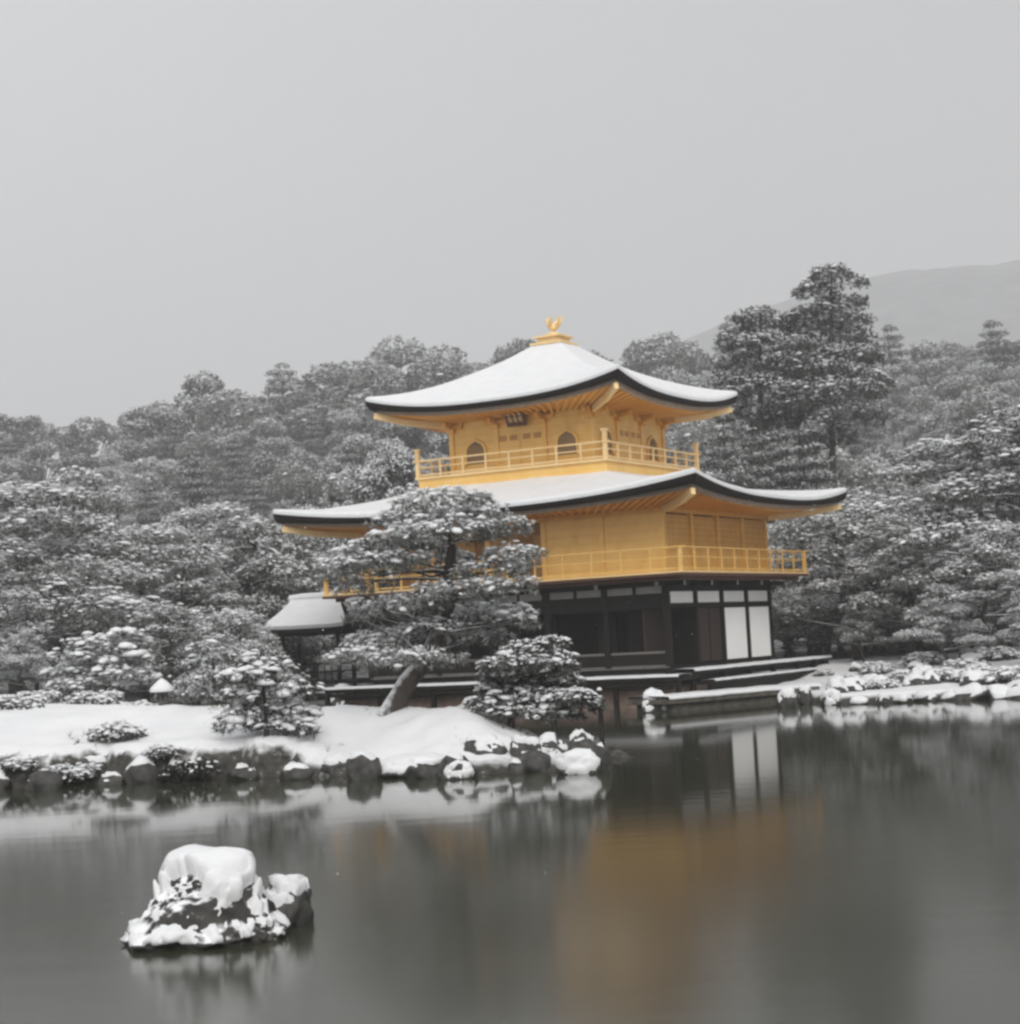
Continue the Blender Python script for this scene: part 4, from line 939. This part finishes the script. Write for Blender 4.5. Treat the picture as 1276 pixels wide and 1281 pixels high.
def proto_cedar(seed, H=14.0, R=2.5, size=.17, dens=18, bare=.28, snow=.6, top=.45, k=7):
    rng = np.random.default_rng(seed); lobes = []; h = H * bare
    while h < H * .97:
        t = (h / H - bare) / (1 - bare); r = R * (1 - t) ** .62 * (.55 + .45 * min(1, t * 5)) * rng.uniform(.8, 1.15) + top
        for a in np.arange(0, 6.28, 6.28 / rng.integers(3, 6)) + rng.uniform(0, 6.28):
            w = r * rng.uniform(.42, .62); q = r * rng.uniform(.35, .8); lobes.append((q * math.cos(a), q * math.sin(a), h - q * .18, w, w, w * rng.uniform(.42, .7)))
        h += H * rng.uniform(.055, .085)
    lobes.append((0, 0, H * .96, top * 1.3, top * 1.3, H * .035))
    tr = [(rng.normal() * .06 * i, rng.normal() * .06 * i, -1.5 + i * (H + 1) / 6) for i in range(7)]
    return tube_mesh('trunk', [(tr, [.27, .25, .22, .18, .13, .08, .03], 8)]), crown_mesh('crown', lobes, dens, size, rng, k=k, width=.14, quad=True, snow=snow, snow_r=.42, lo=-.55, inner=.5, flat=.42)
PROTO = {'pine': [proto_pine(51, snow=.65), proto_pine(52, lean=.8, snow=1.1), proto_pine(53, n=16, snow=.85), proto_pine(54, R=3.2, n=15, snow=1.15)],
         'round': [proto_round(61, snow=.55), proto_round(62, R=3.8, n=24, snow=1.15), proto_round(63, H=11, R=2.9, snow=.8), proto_round(64, R=3.4, n=17, snow=1.25), proto_round(65, H=9, R=3.6, n=20, snow=.65)],
         'cedar': [proto_cedar(71, bare=.36), proto_cedar(72, R=2.1), proto_cedar(73, R=3.0, bare=.36)],
         'bare_cedar': [proto_cedar(74, R=1.5, bare=.58), proto_cedar(75, R=1.3, bare=.62)]}
PH = {'pine': [6.0] * 4, 'round': [10.6, 10.6, 11.6, 10.6, 9.5], 'cedar': [14.3] * 3, 'bare_cedar': [14.3] * 2}
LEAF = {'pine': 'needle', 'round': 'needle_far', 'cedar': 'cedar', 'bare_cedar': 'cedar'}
TR = random.Random(5)
SOURCE = {}
def plant(kind, x, ytop, d, label, group, wid=1.0, name=None, leaf=None, variant=None, ybase=None):
    """x, ytop: where its top shows; it stands on the ground d metres away"""
    v = TR.randrange(len(PROTO[kind])) if variant is None else variant
    t = at(x, ytop, d); base = gz(t[0], t[1])
    if ybase is not None: base = at(x, ybase, d)[2]
    H = t[2] - base; s = H / PH[kind][v]
    if s < .12: return None
    nm = name or {'pine': 'pine_tree', 'round': 'evergreen_tree', 'cedar': 'cedar_tree', 'bare_cedar': 'cedar_tree'}[kind]
    sw = max(s, .30 + .6 * s) * wid * TR.uniform(.9, 1.15) if kind != 'pine' else s * wid * TR.uniform(.95, 1.15)
    key = (kind, v, leaf)
    if key not in SOURCE:
        me_t, me_c = PROTO[kind][v]; o = tree_obj(nm, (t[0], t[1], base), me_t, me_c.copy() if leaf else me_c, label, group, bark='bark' if kind == 'pine' else 'bark_far', leaf=leaf or LEAF[kind]); SOURCE[key] = o
    else:                                            # a copy of the tree and of each of its parts
        src = SOURCE[key]; o = src.copy(); o.name = nm; COL.objects.link(o)
        for ch in src.children: c = ch.copy(); COL.objects.link(c); c.parent = o
        o['label'] = label; o['group'] = group
    o.location = (t[0], t[1], base); o.rotation_euler = (0, 0, TR.uniform(0, 6.28)); o.scale = (sw, sw, s)
    return o
SKY = [(-160, 520), (-80, 515), (0, 507), (60, 516), (110, 528), (165, 512), (190, 498), (225, 476), (245, 470), (300, 484), (350, 458), (385, 480), (440, 438), (470, 450), (520, 416), (560, 436), (585, 468), (640, 420), (665, 424), (720, 425), (770, 428), (830, 412), (870, 428), (920, 395), (955, 392), (985, 400), (1040, 405), (1110, 408), (1160, 440), (1200, 420), (1240, 400), (1276, 412), (1350, 400), (1440, 410)]
skyx, skyy = zip(*SKY)
def skyline(x): return float(np.interp(x, skyx, skyy))
ZONE = lambda x: 0 if x < 470 else 1 if x < 900 else 2
ZL = [('snow-dusted evergreen on the misty skyline of the slope left of the gilded pavilion', 'skyline evergreens left of the pavilion'),
      ('snow-dusted evergreen on the misty skyline right behind the pavilion roofs', 'skyline evergreens behind the pavilion'),
      ('snow-dusted evergreen on the misty skyline of the slope right of the gilded pavilion', 'skyline evergreens right of the pavilion')]
ML = [('frosted evergreen in the middle of the wooded slope left of the gilded pavilion', 'slope evergreens left of the pavilion'),
      ('frosted evergreen on the wooded slope right behind the pavilion roofs', 'slope evergreens behind the pavilion'),
      ('frosted evergreen in the middle of the wooded slope right of the gilded pavilion', 'slope evergreens right of the pavilion')]
NLb = [('snowy tree at the foot of the slope behind the left garden', 'trees at the foot of the left slope'),
      ('snowy tree at the foot of the slope close behind the pavilion', 'trees close behind the pavilion'),
      ('snowy tree at the foot of the slope behind the right bank', 'trees at the foot of the right slope')]
# skyline peaks read off the photograph, then fillers between them
for x, y, kd, w in [(5, 505, 'round', 1.0), (40, 512, 'round', .8), (110, 518, 'round', 1.1), (165, 500, 'round', .6), (190, 492, 'round', .9), (248, 464, 'round', 1.1), (300, 476, 'round', 1.1), (352, 450, 'cedar', 1.3), (395, 470, 'round', .9), (440, 432, 'round', 1.1), (518, 411, 'round', 1.15), (556, 428, 'round', .9), (640, 412, 'round', .8), (664, 420, 'cedar', .8), (720, 420, 'round', .9), (768, 420, 'round', .9), (832, 406, 'round', .8), (865, 424, 'round', .8), (912, 390, 'cedar', .9), (1112, 402, 'cedar', 1.1), (1150, 425, 'round', 1.0), (1195, 416, 'round', .9), (1240, 396, 'cedar', 1.2), (1285, 408, 'round', 1.1), (1340, 400, 'round', 1.0), (-50, 512, 'round', 1.0), (-110, 512, 'round', 1.0)]:
    plant(kd, x, y, TR.uniform(285, 305), *ZL[ZONE(x)], wid=w * 1.15)
def rowof(d0, d1, dy0, dy1, step, kinds, labs, wid=1.0, skip=None, x0=-150, x1=1430):
    x = x0 + TR.uniform(0, step)
    while x < x1:
        y = skyline(x) + TR.uniform(dy0, dy1)
        if not (skip and skip(x, y)): plant(TR.choice(kinds), x, y, TR.uniform(d0, d1), *labs[ZONE(x)], wid=wid)
        x += step * TR.uniform(.75, 1.25)
rowof(305, 322, 14, 30, 60, ['round', 'round', 'cedar'], ZL, 1.1)
hid0 = lambda x, y: 520 < x < 800 and y > 470
rowof(255, 275, 26, 52, 58, ['round', 'round', 'round', 'cedar'], ML, 1.1, hid0)
rowof(205, 232, 58, 95, 62, ['round', 'round', 'cedar', 'round'], ML, 1.05, hid0)
hid = lambda x, y: 545 < x < 870 and y > 480
rowof(160, 182, 92, 132, 64, ['round', 'round', 'round', 'cedar'], ML, 1.0, hid)
rowof(122, 140, 122, 168, 66, ['round', 'round', 'cedar', 'round'], ML, 1.0, hid)
rowof(92, 108, 160, 205, 68, ['round', 'round', 'pine'], ML, 1.0, hid)
rowof(79, 85, 195, 240, 70, ['pine', 'round', 'round'], NLb, 1.0, hid)
hid2 = lambda x, y: 350 < x < 990
rowof(73, 78, 235, 270, 66, ['pine', 'round', 'pine'], NLb, 1.0, hid2)
# tall dark cedars above the right slope, and their bare-stemmed neighbours
def tall(base, top, pads, seed, lab):
    tr = [base, ((base[0] * 2 + top[0]) / 3 + 2, (base[1] * 2 + top[1]) / 3), ((base[0] + top[0] * 2) / 3 - 2, (base[1] + top[1] * 2) / 3), top]
    shaped_pine('tall_cedar', base, 104, [(x, y + 4, w * 1.45, h * 1.5) for x, y, w, h in pads], tr, .24, lab, seed, size=.18, dens=20, k=7, snow=.6, width=.13, group='tall dark cedars', ddep=4.0, cat='cedar', snow_r=.5, leaf='cedar', quad=True)
tall((1040, 690), (1040, 338), [(1036, 343, 17, 7), (1050, 352, 22, 8), (1024, 364, 20, 9), (1056, 374, 24, 9), (1030, 388, 34, 10), (1066, 398, 20, 9), (1012, 402, 20, 9), (1044, 414, 40, 11), (1078, 428, 20, 9), (1010, 436, 26, 11), (1052, 444, 40, 12), (1026, 466, 40, 13), (1074, 474, 24, 11), (1046, 496, 38, 13), (1012, 506, 24, 11), (1062, 522, 28, 12), (1034, 544, 28, 11)], 91, 'tallest dark cedar with heavy layered tufts rising above the right slope')
tall((952, 690), (952, 386), [(948, 391, 20, 8), (962, 400, 24, 8), (932, 412, 22, 9), (958, 424, 30, 10), (926, 432, 18, 8), (944, 448, 34, 11), (974, 456, 20, 9), (928, 474, 26, 10), (960, 486, 32, 11), (942, 512, 32, 11), (974, 524, 20, 9), (930, 536, 18, 9)], 92, 'dark cedar nearer the pavilion roof than the tallest one')
tall((1002, 690), (1000, 416), [(1000, 420, 14, 7), (990, 434, 20, 8), (1006, 448, 22, 8), (992, 466, 26, 10), (1004, 490, 26, 10), (990, 516, 22, 9)], 93, 'shorter dark cedar filling the gap between the two tall dark ones')
for i, x in enumerate((905, 922, 938, 950, 968, 984, 1003, 1020)):
    plant('bare_cedar', x, 505 + (i * 37) % 40, 92 + (i * 5) % 7, 'straight bare-stemmed cedar in the dark grove right of the upper roof', 'bare-stemmed cedar grove', wid=.8, variant=i % 2)
# garden pines on the left, and on the right bank
def garden(kind, x, yt, d, label, wid=1.0, variant=None, name='garden_pine', group=None): return plant(kind, x, yt, d, label, group or 'garden trees', wid=wid, name=name, variant=variant)
for a in [(18, 618, 62, 'broad pine with white tiers at the left margin above the garden', 1.25, 3), (100, 600, 67, 'dark-stemmed pine standing a head above its neighbours over the left garden', .75, 1),
          (-20, 690, 54, 'dark pine with drooping snowy boughs cut by the left margin', 1.1, 2), (75, 706, 60, 'pale snowy pine right of the one at the left margin', 1.1, 0),
          (170, 668, 70, 'round dark-bottomed pine in the middle of the left garden', 1.1, 3), (240, 690, 68, 'pine with soft white tiers behind the small shaggy pine', 1.1, 2),
          (300, 640, 71, 'tall snowy pine left of the small gabled waterside roof', .9, 1), (330, 700, 71, 'bright snow-laden pine right above the small gabled waterside roof', .9, 0),
          (372, 668, 74, 'snowy pine under the left tip of the lower roof', 1.0, 2), (205, 760, 58, 'low pine with shadowed underside behind the stone lantern', 1.1, 0),
          (290, 770, 58, 'low frosted pine left of the small waterside pavilion', 1.0, 3), (30, 790, 50, 'low snowy pine on the left bank before the dark trunk', 1.0, 1), (-60, 760, 48, 'dark pine outside the bank at the left margin', 1.2, 3), (330, 800, 55, 'little pine in front of the posts of the small waterside pavilion', .8, 2)]:
    garden('pine', a[0], a[1], a[2], a[3], a[4], a[5])
garden('round', 475, 545, 84, 'dark rounded evergreen left of the top storey', .8, 3, 'evergreen_tree')
for a in [(1062, 634, 68, 'dark open pine with a bent stem right of the lower roof tip', 1.1, 1), (1000, 640, 75, 'snowy pine seen between the pavilion wall and the bent pine', .9, 0), (1130, 650, 66, 'snow-speckled pine right of the bent dark pine', 1.1, 2),
          (1200, 560, 70, 'large green-grey pine with wide snowy tiers on the right slope foot', 1.35, 3), (1285, 520, 66, 'great layered pine at the right margin', 1.4, 0), (1240, 660, 62, 'spreading snowy pine above the black bank rocks', 1.3, 1),
          (1290, 740, 58, 'low dark pine at the right margin above the bank', 1.2, 2), (1175, 735, 62, 'low pine with white plates over the right bank', 1.1, 3), (1075, 745, 66, 'small pine with one bright snow plate beside the bent stem', .8, 0)]:
    garden('pine', a[0], a[1], a[2], a[3], a[4], a[5])

for x, yt, d in [(972, 690, 77), (1010, 704, 78), (1045, 690, 79), (1085, 700, 77), (1120, 690, 79), (1160, 680, 78), (1200, 690, 77), (1240, 676, 79), (985, 738, 73), (1030, 748, 73), (1100, 742, 74), (1150, 748, 73), (1215, 745, 73),
                 (150, 742, 77), (60, 740, 76), (110, 762, 74), (225, 752, 75), (270, 742, 77), (330, 735, 78), (190, 778, 72), (20, 745, 78)]:
    plant('round', x, yt, d, 'low frosted thicket tree closing the foot of the slope', 'low thicket at the slope foot', wid=1.5, name='thicket_tree')
# ---- clipped shrubs under snow
def shrub_mesh(seed, size=.09, dens=48, snow=1.05):
    rng = np.random.default_rng(seed)
    lobes = [(rng.normal() * .35, rng.normal() * .35, .28 + rng.uniform(-.1, .1), rng.uniform(.3, .6), rng.uniform(.3, .6), rng.uniform(.22, .42)) for _ in range(6)] + [(0, 0, .25, .75, .7, .42)]
    return crown_mesh('foliage', lobes, dens, size, rng, k=7, width=.22, quad=True, snow=snow, snow_r=.85, lo=-.2, inner=.8, snow_lo=.0)
SHR = [shrub_mesh(81), shrub_mesh(82), shrub_mesh(83), shrub_mesh(84, snow=.16), shrub_mesh(85, snow=.22)]
def shrub(x, y, d, w, label, group, v, h=1.0, leaf='leaf'):
    q = at(x, y, d); q[2] = gz(q[0], q[1]); rng = np.random.default_rng(v * 7 + int(abs(x)))
    o = empty('shrub', (q[0], q[1], q[2] - .08), TR.uniform(0, 6.28), label, 'shrub', group); s = w * d / FPX / .85; o.scale = (s, s, s * h)
    link('foliage', SHR[v], [leaf, 'snow'], o)
    link('stem', tube_mesh('stem', [(wobble((0, 0, -.2), (.05, .03, .4), 3, .02, rng), [.05, .045, .035, .02], 6)]), 'bark', o)
    return o
for i, (x, y, d, w, lab) in enumerate([
    (12, 880, 40, 30, 'round snow-covered shrub at the left margin of the mound'), (48, 874, 43, 26, 'small white shrub right of the one at the left margin'), (175, 868, 43.5, 24, 'snowy shrub left of the stone lantern foot'), (226, 868, 44, 20, 'small snowy shrub right of the stone lantern'), (120, 872, 43, 30, 'white shrub at the foot of the cloud-pruned pine'), (80, 858, 47, 26, 'snowy shrub behind the cloud-pruned pine'),
    (60, 906, 37.5, 0, ''),
    (90, 936, 35.2, 32, 'dark shrub capped with soft snow hanging over the island bank'), (145, 926, 36, 36, 'frosted dome shrub on the brow of the island bank'), (30, 940, 35.4, 26, 'dark shrub with snow crust by the whitened rock'), (205, 958, 35, 26, 'low dark shrub under the edge of the snowy mound'),
    (1060, 838, 60, 18, 'small snow dome shrub at the pavilion end of the right bank'), (1095, 826, 62, 22, 'white shrub in the middle row of the right bank'), (1130, 836, 58, 24, 'snow-laden shrub with dark base on the right bank'), (1105, 858, 55, 20, 'frosted shrub near the water on the right bank'), (1160, 822, 63, 26, 'pale shrub before the low fence on the right bank'), (1180, 846, 56, 26, 'dark shrub with snow crown behind the bank rocks'), (1225, 846, 55, 32, 'large dark shrub over the biggest black bank rock'), (1265, 842, 54, 30, 'dark snowy shrub at the right margin of the bank'), (1205, 826, 60, 22, 'round white shrub behind the large dark one on the right bank'), (1030, 836, 63, 14, 'tiny snow dome by the deck end'), (1250, 818, 62, 26, 'pale shrub in the back row near the right margin'),
    (455, 884, 60, 0, ''), (600, 890, 36.6, 22, 'small dark shrub with snow left of the bushy tree')]):
    if w: shrub(x, y, d, w, lab, 'snow-covered shrubs', i % 3, .9)
for i, (x, y, d, w, lab) in enumerate([(2, 958, 35.0, 22, 'black leafless-looking brush at the left margin of the bank'), (68, 946, 35.0, 20, 'dark brush right behind the whitened rock'), (100, 952, 34.9, 26, 'black brush under the first snowy shrub of the bank brow'), (134, 956, 34.7, 24, 'dark brush under the frosted dome shrub'), (168, 952, 34.8, 26, 'black brush in the hollow of the bank below the frosted dome'),
    (196, 956, 34.6, 22, 'dark brush filling the bank face below the smooth mound'), (228, 952, 34.6, 26, 'black brush beside the wooden stake'), (258, 958, 34.4, 20, 'dark brush between the stake and the small shore pine'), (290, 956, 34.5, 20, 'dark brush at the foot of the small shore pine')]):
    shrub(x, y - 6, d, w * 1.35, lab, 'dark brush hanging on the bank', 3 + i % 2, 1.0, 'brush')
# ------------------------------------------------------------------ snowy air
m, nt, b = new_mat('snowy_air'); nt.nodes.remove(b)
pv = nt.nodes.new('ShaderNodeVolumePrincipled'); pv.inputs['Density'].default_value = .00080; pv.inputs['Color'].default_value = (.97, .975, .985, 1); pv.inputs['Anisotropy'].default_value = 0.0
nt.links.new(pv.outputs[0], nt.nodes['Material Output'].inputs['Volume'])
M['haze'] = m
hz_ = MB().box((-1750, -60, -2.5), (1750, 2200, 375)).build('haze', 'haze'); props(hz_, 'pale snowy air that fades the far trees and hill', kind='stuff')
